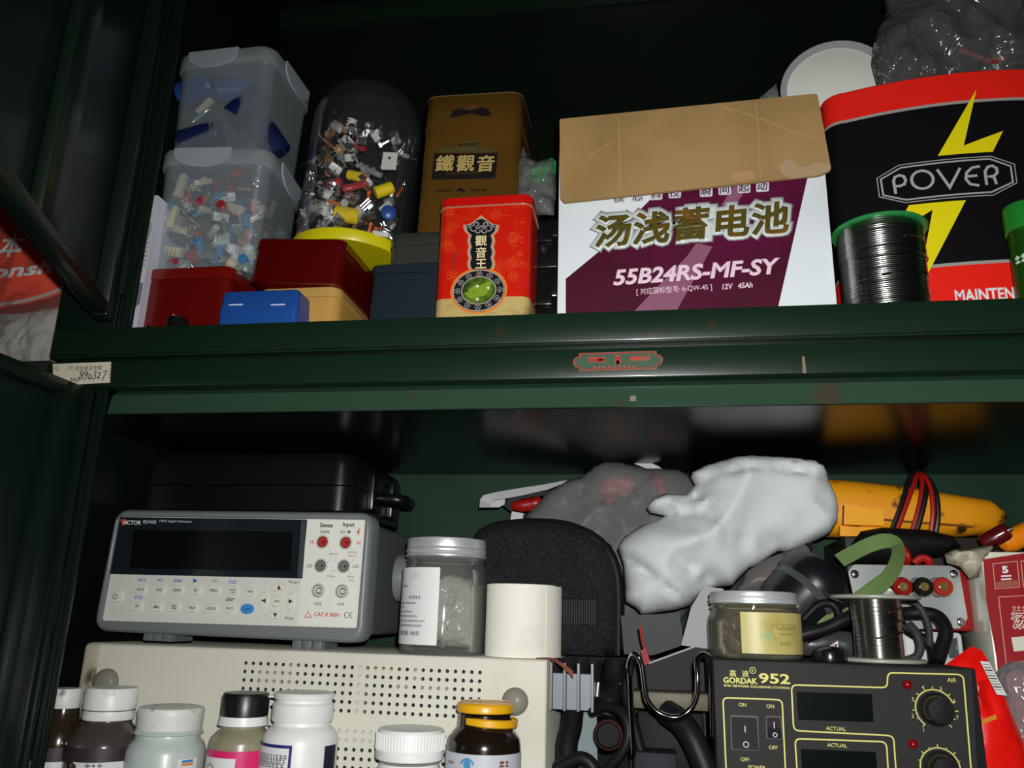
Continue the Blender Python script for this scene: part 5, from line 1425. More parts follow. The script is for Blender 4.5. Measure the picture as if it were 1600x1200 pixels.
for cx_, cy_, full in ((1461, 1108, True), (1469, 1200, False)):
    x, z = on(GK, cx_, cy_, KY); k = .0005
    if full:
        line(GK, 'dial_line', circ(x, z, 29 * k, 30, 22, 235), .0009, KY, YLINE)
    else: line(GK, 'dial_line', circ(x, z, 29 * k, 30, -40, 225), .0009, KY, YLINE)
    mb = MB()
    for i in range(13):
        a = R_(232 - i * 23.5); r0, r1_ = 29 * k, (34 if i % 2 == 0 else 32) * k
        mb.stroke([(x + r0 * math.cos(a), z + r0 * math.sin(a)), (x + r1_ * math.cos(a), z + r1_ * math.sin(a))], .0007, KY, KY - .0003)
    mb.build('dial_ticks', YLINE, GK, smooth=0)
    if full:
        for n_, px, py in (('1', 1443, 1140), ('2', 1426, 1118.5), ('3', 1426, 1092), ('4', 1442, 1074), ('5', 1470, 1076), ('6', 1491, 1095), ('7', 1496, 1121)): kt(n_, 6, px, py)
    MB().lathe([(25 * k, .0005), (25 * k, .003), (22 * k, .004), (20 * k, .014), (19 * k, .016), (.0003, .0165)], 28, c=(x, KY, z), mtx=XR90).build('dial_knob', M('knob_black', (0.008, 0.008, 0.009), .3), GK)

# --- things on the soldering station
ZK = ZLS + gz + .0004
GLASS2 = CLEAR('cream_jar_glass', (.93, .92, .86), .09, (.52, .48, .36), .06, .6)
J2, r2, h2 = alu_jar('cosmetic_jar', 'squat jar with ribbed aluminium lid and pale yellow label on the soldering station', 1107, 1252, .792, ZK, 923, 943, GLASS2, 2)
LY = M('label_yellow', C(186, 176, 112), .45, var=(30, C(168, 154, 78), .5, .7))
jx2 = lambda px, py: on(J2, px, py, -r2)
z0_ = jx2(1200, 1022)[1]; z1_ = jx2(1200, 957)[1]
a0_ = math.degrees(math.asin(max(-1, (at(1158, 990, .792 - r2 * .9).x - J2.location.x) / r2)))
lb = wrap(J2, 'label', r2 + .0002, z0_, z1_, a0_, a0_ + 92, LY)
fw2 = wrapfn(r2 + .0007)
ux = lambda f: R_(a0_ + 92 * f) * r2
OLV = M('label_olive', C(140, 130, 70), .5); GRN = M('label_green', C(130, 165, 120), .5)
text(lb, 'PILATEN', .0048, ux(.60), z0_ + (z1_ - z0_) * .66, 0, OLV, fn=fw2, width=.026)
MB().stroke([(ux(.24), z0_ + .015), (ux(.33), z0_ + .020), (ux(.42), z0_ + .0155), (ux(.34), z0_ + .012), (ux(.24), z0_ + .015)], .0007, 0, -.0002).build('leaf_print', GRN, lb, smooth=0, fn=fw2)
MB().stroke([(ux(.26), z0_ + .027), (ux(.38), z0_ + .021), (ux(.45), z0_ + .011)], .0005, 0, -.0002).build('leaf_print', OLV, lb, smooth=0, fn=fw2)
MB().prism(circ(ux(.335), z0_ + .0155, .002, 12), 0, -.0003).build('leaf_print', GRN, lb, smooth=0, fn=fw2)
dashes(lb, [(ux(.5), ux(.68), z0_ + .009, .003), (ux(.5), ux(.78), z0_ + .0165, .002), (ux(.5), ux(.74), z0_ + .0205, .0018)], 0, OLV, 6, fn=fw2)
t = thing('coil_core', 'brown cored coil lying inside the squat cosmetic jar', 'coil', (J2.location.x - .012, .792 - .010, ZK + .021), rz=-20, rx=8)
MB().lathe([(.006, -.006), (.016, -.006), (.017, 0), (.016, .006), (.006, .006)], 28, mtx=XR90, closed=True).build('coil', M('coil_brown', C(60, 48, 34), .35, bump=(120, .8, .003)), t)
s2 = at(1371, 985, .795)
SG = M('spool_grey', C(150, 152, 140), .45)
hs2 = at(1371, 930, .77).z - ZK
spool('solder_spool', 'smaller spool of solder wire with grey flanges on the soldering station', (s2.x, .795, ZK), at(1408, 985, .795).x - s2.x + .0005, at(1436, 935, .795).x - s2.x, 0.0003, hs2, SG, 9)
t = thing('rubber_dome', 'round black rubber dome on the soldering station beside the squat jar', 'dome', (at(1297, 1028, .775).x, .775, ZK))
MB().lathe([(.014, 0), (.0145, .003), (.0135, .008), (.009, .0115), (.0003, .0125)], 28).build('dome', M('knob_gloss', (0.006, 0.006, 0.006), .2), t)

# hidden base behind the station, then the little meter and the terminal box
SB = thing('wooden_block', 'dark wooden block behind the soldering station under the meters', 'block', (.20, .885, ZLS))
hS = gz - .006
MB().box(-.15, .135, 0, .17, 0, hS, .002).build('block', M('dark_wood', None), SB)
ZB = ZLS + hS + .0004
YM = .892
PM = thing('panel_meter', 'white framed panel meter with a dark window below the terminal box', 'meter', (at(1459, 1010, YM).x, YM, ZB))
mc = ons(PM, [(1408, 986), (1506, 984), (1511, 1036), (1410, 1040)]); mz1 = mc[0][1]
MB().box(mc[0][0], mc[2][0] - .002, .004, .06, 0, mz1, .002).build('case', M('meter_white', C(188, 192, 190), .45), PM)
MB().stroke(rpoly([(mc[0][0] + .002, .002), (mc[2][0] - .004, .002), (mc[2][0] - .004, mz1 - .002), (mc[0][0] + .002, mz1 - .002)], .002, 3), .0035, .001, .004, True).build('frame', M('meter_white', None), PM, smooth=0)
x, z = on(PM, 1421, 1008, .004); MB().prism(circ(x, z, .0105, 24, rz=.012), .0034, .004).build('dial_face', M('dial_white', C(210, 214, 214), .45), PM, smooth=0)
x, z = on(PM, 1491, 1012, .004); MB().box(x - .006, x + .006, .002, .004, z - .010, z + .009, .001).build('window', M('meter_window', C(70, 80, 84), .2), PM)
YT = .905
TBX = thing('terminal_box', 'red box with aluminium front plate and three binding posts', 'box', (at(1420, 950, YT).x, YT, ZB + mz1 + .001))
zt0 = 0.0; tc_ = ons(TBX, [(1325, 893), (1334, 882), (1486, 884), (1499, 892), (1512, 966), (1500, 982), (1400, 987), (1345, 984)])
tc_ = [(x, max(z, .0008)) for x, z in tc_]
ALM = M('plate_aluminium', C(158, 164, 162), .42, metal=.35, var=(14, C(135, 142, 140), .4, .7))
MB().prism(rpoly(tc_, .005, 4), 0, .002).build('front_plate', ALM, TBX, smooth=0)
xs_ = [p[0] for p in tc_]; zs_ = [p[1] for p in tc_]
MB().box(min(xs_) + .014, max(xs_) + .006, .0022, .07, .0005, max(zs_) - .003, .003).build('case', M('case_red', C(150, 20, 22), .4), TBX)
for px, py in ((1335, 897), (1490, 897), (1501, 972)):
    x, z = on(TBX, px, py); o = MB().lathe([(.0042, 0), (.0042, .001), (.003, .002), (.0003, .0023)], 16, c=(x, 0, z), mtx=XR90).build('screw', METAL, TBX)
    MB().box(x - .0025, x + .0025, -.0026, -.0021, z - .0004, z + .0004).build('slot', INK, o, smooth=0)
PR_ = M('post_red', C(140, 24, 22), .15, coat=.5); PK_ = M('post_black', (0.01, 0.01, 0.01), .15, coat=.5); PO_ = M('post_orange', C(165, 50, 34), .15, coat=.5)
for px, mt, cl_ in ((1402, PR_, 'deep red'), (1434, PK_, 'black'), (1464, PO_, 'orange red')):
    x, z = on(TBX, px, 918)
    o = MB().lathe([(.0075, 0), (.0075, .003), (.0085, .0035), (.0095, .008), (.0095, .019), (.0085, .021), (.0003, .021)], 12, c=(x, 0, z), mtx=XR90).build('binding_post', mt, TBX)
    o['label'] = cl_ + ' binding post'
    MB().lathe([(.0042, .021), (.0042, .0222), (.0024, .0222), (.0022, .0212)], 16, c=(x, 0, z), mtx=XR90).build('post_contact', M('post_brass', C(200, 180, 110), .25, metal=.9), o)
    MB().lathe([(.010, 0), (.010, .0016), (.0076, .0018)], 24, c=(x, 0, z), mtx=XR90).build('post_washer', METAL, o)

# --- yellow clamp instrument wound with leads, lying on a black pouch
ZT = TBX.location.z + max(zs_) + .0005
BPO = thing('black_pouch', 'flat black pouch lying on the terminal box under the yellow instrument', 'pouch', (at(1425, 845, .93).x, .93, ZT))
pol = ons(BPO, [(1332, 880), (1330, 850), (1345, 830), (1380, 824), (1450, 828), (1490, 838), (1502, 858), (1480, 868), (1440, 872), (1435, 882)])
mb = MB(); pillow(mb, pol, .022, .05, .006, amp=.002, seed=4); mb.build('pouch', M('pouch_black', C(17, 16, 17), .7, spec=.2), BPO, smooth=60)
YO = .985
za_ = at(1430, 838, YO).z
CP_ = thing('carrier_box', 'plain dark box at the back of the shelf under the yellow instrument', 'box', (.30, .962, ZB))
MB().box(-.085, .10, .02, .14, 0, za_ - ZB - .001, .003).build('body', M('dark_wood', None), CP_)
OI = thing('yellow_instrument', 'long dirty yellow instrument with a battery hatch lying at the back right', 'instrument', (at(1440, 838, YO).x, YO, za_))
OR_ = M('tool_yellow', C(255, 176, 22), .4, var=(16, C(225, 132, 10), .45, .68))
OR2 = M('tool_yellow_worn', C(240, 160, 20), .45, var=(38, C(60, 38, 8), .58, .68))
al_, ar_ = on(OI, 1288, 790, 0), on(OI, 1582, 805, 0)
top = ons(OI, [(1284, 744), (1340, 748), (1420, 757), (1500, 770), (1550, 777), (1575, 790)])
bot = ons(OI, [(1284, 836), (1340, 838), (1420, 838), (1500, 836), (1550, 832), (1576, 815)])
rings = []
for (x, zt__), (x2, zb__) in zip(top, bot):
    c = (zt__ + zb__) / 2; hh_ = (zt__ - zb__) / 2
    rings.append([Vector((x, .022 + .030 * math.copysign(abs(math.sin(a)) ** .8, math.sin(a)) * min(1, hh_ / .025), c + hh_ * math.copysign(abs(math.cos(a)) ** .7, math.cos(a)))) for a in [2 * math.pi * i / 24 for i in range(24)]])
x, z = on(OI, 1584, 803, 0); rings.append([Vector((x, .022 + .004 * math.sin(a), z + .004 * math.cos(a))) for a in [2 * math.pi * i / 24 for i in range(24)]])
MB().loft(rings).build('body', OR2, OI, smooth=60)
hc = ons(OI, [(1317, 788), (1380, 797), (1380, 822), (1317, 820)], -.012)
MB().prism(rpoly(hc, .002, 3), -.014, -.004).build('battery_hatch', OR_, OI, smooth=0)
MB().prism(ons(OI, [(1312, 822), (1378, 826), (1340, 838), (1312, 838)], -.01), -.012, -.002).build('lower_ledge', OR_, OI, smooth=0)
MB().tube([(*on(OI, a, b, -.011)[:1], -.010, on(OI, a, b, -.011)[1]) for a, b in ((1382, 812), (1430, 816), (1500, 821), (1520, 823))], .0012, 6).build('case_seam', M('seam_dark', C(120, 70, 8), .5), OI)
MB().stroke(ons(OI, [(1318, 790), (1317, 820)], -.0142), .0016, -.0144, -.0140).build('hatch_gap', INK, OI, smooth=0)
def lead_loop(colr, lab, pts, r_, m, base):
    t = thing('test_lead', lab, 'cable', base)
    MB().tube([Vector((*on(t, a, b, dy)[:1], dy, on(t, a, b, dy)[1])) for a, b, dy in pts], r_, 8).build('cable', m, t)
LRED = M('lead_red', C(165, 25, 20), .4); LBK = M('lead_black', (0.008, 0.008, 0.009), .35)
b0 = (at(1430, 800, .97).x, .97, za_)
lead_loop('red', 'red test lead looped round the yellow instrument, left turn', [(1400, 832, -.004), (1412, 800, -.006), (1425, 765, -.002), (1433, 742, .012), (1438, 745, .03)], .0026, LRED, b0)
lead_loop('black', 'black test lead looped round the yellow instrument, leftmost turn', [(1393, 830, -.004), (1408, 790, -.006), (1420, 752, .002), (1430, 736, .014), (1440, 742, .03)], .0028, LBK, b0)
lead_loop('red', 'red test lead looped round the yellow instrument, middle turn', [(1425, 832, -.006), (1434, 800, -.008), (1440, 770, -.004), (1440, 748, .008), (1434, 742, .02)], .0026, LRED, b0)
lead_loop('black', 'black test lead looped round the yellow instrument, middle turn', [(1432, 832, -.008), (1441, 800, -.010), (1447, 770, -.006), (1446, 750, .008), (1440, 744, .02)], .0028, LBK, b0)
lead_loop('red', 'red test lead looped round the yellow instrument, right turn', [(1455, 832, -.008), (1458, 800, -.010), (1455, 768, -.006), (1446, 746, .006), (1438, 740, .02)], .0026, LRED, b0)
lead_loop('black', 'black test lead looped round the yellow instrument, rightmost turn', [(1462, 836, -.008), (1466, 805, -.010), (1463, 772, -.006), (1452, 750, .006), (1440, 742, .02)], .0028, LBK, b0)
lead_loop('red', 'thick red cable curling down behind the green strap', [(1398, 846, -.05), (1412, 858, -.06), (1418, 872, -.062), (1416, 884, -.05)], .0038, LRED, b0)
lead_loop('red', 'short red cable end lying on top of the aluminium plate', [(1428, 880, -.058), (1440, 872, -.06), (1452, 876, -.062), (1450, 884, -.058)], .0040, LRED, b0)

# --- orange handled screwdriver and dark red plug at the right edge
t = thing('screwdriver', 'orange screwdriver handle at the right edge above the red box', 'screwdriver', (at(1600, 838, .93).x, .93, at(1600, 856, .93).z))
p0 = Vector((at(1560, 850, .93) - t.location)); p1 = Vector((at(1660, 815, .93) - t.location)); ax = (p1 - p0).normalized()
mt_ = ax.to_track_quat('Z', 'Y').to_matrix()
MB().lathe([(.004, 0), (.010, .004), (.0125, .012), (.0115, .022), (.0125, .034), (.0135, .055), (.012, .07), (.0003, .074)], 20, c=p0, mtx=mt_).build('handle', M('handle_orange', C(245, 140, 20), .3, coat=.3), t)
MB().lathe([(.0025, -.03), (.003, 0)], 10, c=p0, mtx=mt_).build('shank', METAL, t)
t = thing('banana_plug', 'dark red banana plug lying by the orange screwdriver handle', 'plug', (at(1560, 838, .915).x, .915, at(1545, 855, .915).z))
p0 = Vector(at(1534, 850, .915) - t.location); p1 = Vector(at(1576, 828, .90) - t.location); ax = (p1 - p0); mt_ = ax.normalized().to_track_quat('Z', 'Y').to_matrix(); L_ = ax.length
MB().lathe([(.006, 0), (.0085, .003), (.0085, L_ - .004), (.0065, L_), (.0003, L_)], 20, c=p0, mtx=mt_).build('grip', M('plug_red', C(85, 16, 18), .2, coat=.4), t)
MB().lathe([(.0022, L_), (.0022, L_ + .004), (.0003, L_ + .0045)], 12, c=p0, mtx=mt_).build('tip', METAL, t)

# --- red and white battery box at the right edge, its torn wrapping, bags below
YX = .852
RB = thing('printed_box', 'red and white shrink-wrapped printed box at the right edge', 'box', (at(1600, 950, YX).x, YX, ZLS), rz=-5)
bl0 = on(RB, 1533, 872)[0]; bt = on(RB, 1560, 862)[1]
MB().box(bl0, bl0 + .14, 0, .10, 0, bt, .0015).build('carton', M('box_white', C(214, 214, 196), .4, coat=.6), RB)
decal(RB, 'red_face', [on(RB, a, b) for a, b in [(1536, 874), (1640, 858), (1670, 1200), (1572, 1200), (1557, 1028), (1541, 940)]], 0, M('box_red', C(150, 26, 32), .3, coat=.6), .0003)
TANL = M('box_tan_line', C(205, 150, 130), .5)
for c in ([(1551, 881), (1589, 877), (1593, 917), (1555, 920)], [(1595, 877), (1632, 873), (1638, 914), (1599, 917)], [(1560, 933), (1680, 926), (1700, 1190), (1590, 1190)]):
    line(RB, 'panel_outline', ons(RB, c), .0007, -.0003, TANL, closed=True)
decal(RB, 'tan_bar', ons(RB, [(1556, 909.5), (1590, 907), (1591, 915), (1557, 918)]), -.0003, M('box_tan', C(150, 80, 50), .5))
ptext(RB, '5', 10.5, 1570.5, 890, WPRINT, -.0003, bold=.05, sx=1.3)
for py in (900.5, 905.5): line(RB, 'bar', ons(RB, [(1564, py), (1580, py - 1)]), .0013, -.0003, WPRINT)
ptext(RB, '汤', 22, 1594, 970, M('box_edge_white', C(230, 215, 205), .5), -.0003, bold=.07); ptext(RB, '汤', 22, 1594, 970, M('box_red', None), -.0006, bold=.008)
dashes(RB, [(on(RB, 1582, 950)[0], on(RB, 1640, 950)[0], on(RB, 1590, 951)[1], .005)], -.0003, TANL, 4)
decal(RB, 'white_block', ons(RB, [(1580, 996), (1640, 990), (1646, 1012), (1584, 1018)]), -.0003, M('box_white', None))
t = thing('bubble_wrap', 'torn dirty bubble wrap on the top left corner of the red and white box', 'wrap', (bl0 + RB.location.x + .0, YX + .005, at(1510, 905, YX).z))
pol = ons(t, [(1476, 866), (1492, 858), (1520, 856), (1560, 850), (1545, 866), (1534, 880), (1530, 902), (1515, 904), (1500, 886), (1480, 880)])
mb = MB(); pillow(mb, pol, .009, .012, .004, amp=.004, freq=120, seed=7, ridge=.003); mb.build('wrap', M('wrap_dirty', C(172, 166, 145), .45, var=(60, C(110, 100, 70), .5, .68), bump=(90, .8, .004)), t, smooth=60)
t = thing('film_bag', 'clear plastic bag in front of the lower part of the red and white box', 'bag', (at(1600, 1100, .815).x, .815, ZLS))
pol = ons(t, [(1556, 1050), (1575, 1034), (1640, 1030), (1660, 1250), (1590, 1260), (1568, 1120)])
mb = MB(); pillow(mb, pol, .014, .012, .006, amp=.004, freq=45, seed=8, ridge=.003); mb.build('film', CLEAR('film_clear', (.92, .93, .93), .24, (.55, .55, .55), .1, 1.2, bump=(26, .8, .01)), t, smooth=70)
t = thing('red_packet', 'crumpled bright red foil packet with barcode beside the soldering station', 'packet', (at(1530, 1100, .80).x, .80, ZLS))
pol = ons(t, [(1470, 1044), (1500, 1022), (1517, 1010), (1534, 1016), (1552, 1045), (1600, 1160), (1622, 1290), (1500, 1300), (1490, 1100)])
mb = MB(); pillow(mb, pol, .012, .014, .006, amp=.003, freq=50, seed=2, creases=[(on(t, 1517, 1012), on(t, 1545, 1110), .005, .007)]); mb.build('packet', M('packet_red', C(225, 20, 14), .3, bump=(30, .3, .006)), t, smooth=50)
o = decal(t, 'barcode_label', ons(t, [(1531, 1033), (1545, 1034), (1573, 1087), (1557, 1085)], -.014), -.014, M('label_white2', C(205, 208, 200), .5), .0006)
mb = MB()
for i in range(10):
    f = .08 + i * .085; a, b = (1533 + (1558 - 1533) * f, 1034 + 51 * f), (1544 + (1571 - 1544) * f, 1035 + 51 * f)
    mb.stroke(ons(t, [a, b], -.0146), .0004 + .0003 * (i % 3), -.0146, -.0149)
mb.build('barcode', INK, o, smooth=0)
MB().prism(ons(t, [(1532, 1125), (1556, 1116), (1558, 1123), (1534, 1133)], -.014), -.0135, -.014).build('gold_print', M('print_gold', C(205, 120, 20), .5), t, smooth=0)

# --- green strap, black cup, cables around the small spool
STR = M('strap_green', C(106, 134, 76), .7, bump=(300, .3, .001))
def ribbon(name, label, pts, w, Y, m, lean=.3, cat='strap'):
    t = thing(name, label, cat, (at(*pts[0][:2], Y).x, Y, at(pts[0][0], pts[0][1], Y).z))
    P_ = []
    for a, b, dy in pts:
        x, z = on(t, a, b, dy); P_.append(Vector((x, dy, z)))
    P_ = catmull(P_, 8); rg = []
    for i, p in enumerate(P_):
        d = (P_[min(i + 1, len(P_) - 1)] - P_[max(i - 1, 0)]).normalized()
        n_ = Vector((-d.z, 0, d.x)); n_ = (n_ + Vector((0, lean, 0))).normalized(); u = d.cross(n_).normalized() * .0008
        rg.append([p - n_ * w / 2 - u, p + n_ * w / 2 - u, p + n_ * w / 2 + u, p - n_ * w / 2 + u])
    MB().loft(rg).build('webbing', m, t)
    return t
ribbon('web_strap', 'olive green webbing strap looping over the aluminium plate', [(1312, 876, .02), (1330, 866, .012), (1358, 852, .0), (1385, 845, -.005), (1402, 852, -.008), (1402, 875, -.02), (1388, 902, -.03), (1360, 924, -.036), (1338, 940, -.036)], .0165, .895, STR, .5)
ribbon('web_strap', 'end of the green webbing strap lying left of the small spool', [(1250, 974, .0), (1275, 962, -.004), (1300, 958, -.002), (1325, 960, .004), (1350, 970, .01)], .016, .875, STR, .3)
FN = thing('rubber_cup', 'black rubber cup lying tilted behind the squat jar', 'cup', at(1262, 925, .90), rz=0)
ax = Vector((.62, .18, .55)).normalized(); mt_ = ax.to_track_quat('Z', 'Y').to_matrix(); RC = M('cup_black', C(20, 22, 26), .3, coat=.3)
MB().lathe([(.0003, -.052), (.020, -.050), (.031, -.042), (.036, -.028), (.037, -.005), (.040, .0), (.040, .018), (.037, .022), (.030, .020), (.028, -.02)], 40, mtx=mt_).build('cup', RC, FN)
MB().lathe([(.0375, -.012), (.0378, -.008), (.0375, -.004)], 40, mtx=mt_).build('band', M('cup_band', C(70, 74, 76), .35), FN)
CAB = M('cable_black', (0.006, 0.006, 0.007), .5, spec=.25); CABG = M('cable_grey', C(52, 55, 56), .5)
def cable(label, pts, r_, m, Y, name='cable'):
    t = thing(name, label, 'cable', (at(pts[0][0], pts[0][1], Y).x, Y, at(pts[0][0], pts[0][1], Y).z))
    MB().tube([Vector((on(t, a, b, dy)[0], dy, on(t, a, b, dy)[1])) for a, b, dy in pts], r_, 10).build('jacket', m, t)
    return t
cable('thick black cable bent over in front of the aluminium plate', [(1400, 962, .01), (1420, 958, .0), (1445, 958, -.006), (1466, 964, -.012), (1478, 984, -.02), (1474, 1006, -.024), (1465, 1034, -.03)], .0062, CAB, .865)
cable('black cable running down to the right from the small spool', [(1408, 976, .0), (1425, 988, -.004), (1443, 998, -.01), (1456, 1012, -.014), (1460, 1036, -.02)], .0045, CAB, .862)
cable('thin grey cable arching from the small spool', [(1412, 934, .008), (1430, 942, .0), (1443, 958, -.004), (1451, 980, -.008), (1453, 1010, -.014)], .0032, CABG, .858)
cable('dark grey cable loop hanging in front of the white panel meter', [(1420, 975, .0), (1432, 990, -.006), (1438, 1010, -.01), (1432, 1026, -.012), (1412, 1034, -.012)], .004, CABG, .856)
cable('black cable with bright tips crossing left of the small spool', [(1230, 1000, .0), (1260, 990, -.004), (1290, 982, -.004), (1320, 968, -.004), (1345, 955, .0)], .0062, CAB, .85)
cable('black looped cable behind the squat jar', [(1255, 968, .0), (1280, 945, .0), (1302, 945, .0), (1310, 965, -.003), (1290, 985, -.004), (1260, 998, -.004)], .0042, CAB, .862)
t = thing('steel_prongs', 'pair of bright steel prongs left of the small spool flange', 'connector', at(1306, 935, .86))
for dz in (0, .0032):
    a = at(1290, 932, .86) - t.location; b = at(1318, 941, .86) - t.location
    MB().tube([a + Vector((0, 0, dz)), b + Vector((0, 0, dz))], .0012, 8, 0).build('prong', METAL, t)
t = thing('sticker_pouch', 'grey plastic pouch with a small triangular sticker behind the small spool', 'pouch', (at(1280, 1000, .872).x, .872, ZK + .001))
pol = ons(t, [(1246, 1030), (1250, 990), (1300, 984), (1340, 990), (1345, 1030)]); pol = [(x, max(z, .0004)) for x, z in pol]
mb = MB(); pillow(mb, pol, .008, .006, .006, amp=.002, seed=3); mb.build('pouch', M('pouch_grey', C(58, 62, 62), .35), t, smooth=60)
MB().prism([on(t, a, b, -.009) for a, b in [(1291, 1013), (1309, 1001), (1310, 1015)]], -.0095, -.008).build('sticker', M('sticker_white', C(220, 215, 205), .5), t, smooth=0)
MB().prism([on(t, a, b, -.0096) for a, b in [(1294, 1012), (1302, 1007), (1305, 1013)]], -.0098, -.0095).build('sticker_patch', M('sticker_orange', C(215, 110, 50), .5), t, smooth=0)
MB().prism([on(t, a, b, -.0096) for a, b in [(1303, 1007), (1308, 1006), (1308, 1013), (1305, 1012)]], -.0098, -.0095).build('sticker_patch', M('sticker_blue', C(40, 50, 110), .5), t, smooth=0)

# --- white cloth bag, grey plastic bags and papers behind
YW_ = .925
WB = thing('cloth_bag', 'big bulging white non-woven bag in the middle of the lower shelf', 'bag', (at(1140, 960, YW_).x, YW_, ZLS + hG + .004))
wp = [(1076, 740), (1105, 726), (1151, 713), (1170, 712), (1226, 715), (1255, 718), (1267, 719), (1286, 730), (1296, 753), (1306, 775), (1310, 794), (1308, 816), (1298, 833), (1274, 845), (1248, 857), (1233, 862), (1216, 861), (1202, 870), (1185, 883), (1170, 888), (1144, 915), (1117, 917), (1090, 934), (1078, 946), (1057, 953), (1003, 961), (994, 951), (977, 941), (974, 883), (965, 857), (974, 840), (999, 823), (1032, 810), (1040, 806), (1016, 801), (1010, 793), (1020, 779), (1040, 771), (1071, 773), (1086, 758)]
W_ = lambda a, b: on(WB, a, b)
crs = [(W_(984, 878), W_(1078, 946), .0045, .012), (W_(1030, 800), W_(1090, 808), .006, .008), (W_(1081, 768), W_(1110, 812), .007, .009), (W_(1086, 757), W_(1160, 741), .004, .007), (W_(1150, 741), W_(1240, 741), .004, .006), (W_(1230, 741), W_(1298, 756), .004, .007), (W_(1060, 880), W_(1120, 915), .008, .010), (W_(1130, 850), W_(1220, 850), .010, .006), (W_(1255, 722), W_(1245, 738), .003, .005), (W_(1060, 850), W_(1140, 845), .012, -.006), (W_(1290, 770), W_(1240, 830), .012, .005)]
mb = MB(); pillow(mb, ons(WB, wp), .046, .06, .0042, dm=.036, amp=.0015, freq=22, seed=11, creases=crs, fold=.012, flat=1.1)
mb.build('cloth', M('nonwoven_white', C(206, 212, 212), .9, spec=.15, bump=(700, .25, .0006)), WB, smooth=70)
t = thing('grey_sheet', 'pale grey sheet standing between the white bag and the squat jar', 'sheet', (at(1090, 1000, .87).x, .87, ZLS + hG + .004))
pol = ons(t, [(1064, 1008), (1080, 948), (1100, 916), (1130, 920), (1135, 1018), (1108, 1014)])
MB().prism(pol, -.002, .001).build('sheet', M('sheet_grey', C(150, 152, 150), .6), t, smooth=0)
YQ = 1.02
GBG = thing('grey_plastic_bag', 'dull grey translucent plastic bag of red items behind the black fabric bag', 'bag', (at(960, 840, YQ).x, YQ, ZLS + hG + .004))
gp = [(819, 807), (855, 769), (886, 751), (911, 744), (927, 730), (945, 721), (974, 723), (1008, 732), (1035, 732), (1057, 733), (1085, 745), (1110, 790), (1110, 900), (1060, 980), (960, 985), (900, 960), (840, 850)]
mb = MB(); G_ = lambda a, b: on(GBG, a, b)
pillow(mb, ons(GBG, gp), .030, .03, .0055, dm=.03, amp=.002, freq=30, seed=6, fold=.006, creases=[(G_(975, 800), G_(1030, 752), .003, -.006), (G_(930, 742), G_(905, 780), .004, .006), (G_(905, 770), G_(912, 800), .003, .006)])
mb.build('film', CLEAR('grey_film', (.8, .8, .8), .5, (.33, .335, .32), .35, .3, bump=(20, .3, .006)), GBG, smooth=70)
RIT = M('red_item', C(190, 50, 45), .5)
for i, (pts, lb) in enumerate((([(940, 752), (985, 744), (1000, 765), (970, 775), (938, 772)], 'red packet glimpsed at the left of the grey plastic bag'), ([(1018, 744), (1034, 740), (1042, 770), (1030, 774)], 'red strip glimpsed at the right of the grey plastic bag'), ([(935, 782), (960, 772), (964, 784), (945, 790)], 'red scrap low in the grey plastic bag'))):
    t = thing('red_packet', lb, 'packet', (at(*pts[0], YQ - .027).x, YQ - .022, at(*pts[0], YQ - .022).z))
    mb = MB(); pillow(mb, ons(t, pts), .003, .004, .005); mb.build('packet', RIT, t, smooth=60)
WPAP = M('foam_white', C(196, 200, 198), .7)
def roll(label, a, b, r_, Y, m, name='paper_tube'):
    p = at(*a, Y); q = at(*b, Y); t = thing(name, label, 'tube', p)
    d = q - p; mt_ = d.normalized().to_track_quat('Z', 'Y').to_matrix()
    MB().lathe([(r_ * .8, 0), (r_, 0), (r_, d.length), (r_ * .8, d.length)], 24, mtx=mt_, closed=True).build('tube', m, t)
    return t
t = thing('foam_sheet', 'white foam sheet curled open at the left end of the grey plastic bag', 'sheet', at(750, 793, 1.0))
R2 = []
for top_, bot_, yy in (((886, 750), (884, 754), .022), ((850, 757), (856, 765), .008), (((810, 763)), (816, 774), -.002), ((775, 769), (790, 779), -.010), ((755, 774), (773, 781), -.014), ((750, 781), (765, 787), -.013), ((749, 793), (766, 793), -.008), ((764, 793), (781, 793), .0)):
    a = Vector((on(t, *top_, yy)[0], yy, on(t, *top_, yy)[1])); b = Vector((on(t, *bot_, yy - .004)[0], yy - .004, on(t, *bot_, yy - .004)[1])); n_ = Vector((0, .0016, .0004))
    R2.append([a, b, b + n_, a + n_])
MB().loft(R2).build('foam', WPAP, t)
t2 = MB().prism(ons(t, [(752, 792), (757, 776), (790, 777), (788, 788), (779, 793)], .006), .006, .0075).build('foam_flap', WPAP, t, smooth=0)
t = thing('red_pouch', 'small red and black pouch inside the curled white foam sheet', 'pouch', at(820, 800, 1.012))
pol = ons(t, [(798, 786), (815, 779), (850, 774), (845, 796), (815, 800), (800, 796)]); mb = MB(); pillow(mb, pol, .006, .006, .004); mb.build('pouch', M('pouch_red', C(150, 20, 16), .35), t, smooth=60)
pol = ons(t, [(786, 790), (798, 776), (860, 766), (850, 775), (812, 780), (800, 788), (800, 800)], .004); MB().prism(pol, .004, .006).build('dark_edge', BLKMAT, t, smooth=0)
t = thing('foam_scrap', 'small white foam scrap just above the black fabric bag', 'scrap', at(808, 810, .985))
MB().prism(ons(t, [(797, 813), (800, 799), (818, 802), (816, 814)]), 0, .004).build('foam', WPAP, t, smooth=0)
t = thing('foam_strip', 'narrow white foam strip sticking up behind the grey plastic bag', 'strip', at(1000, 722, 1.03))
MB().prism(ons(t, [(971, 706), (978, 719), (1010, 732), (1034, 732), (1028, 728), (990, 712)]), 0, .004).build('foam', WPAP, t, smooth=0)
t = thing('bubble_pouch', 'grey plastic sleeve with a red item between the white bag and the black cup', 'sleeve', at(1165, 925, .915))
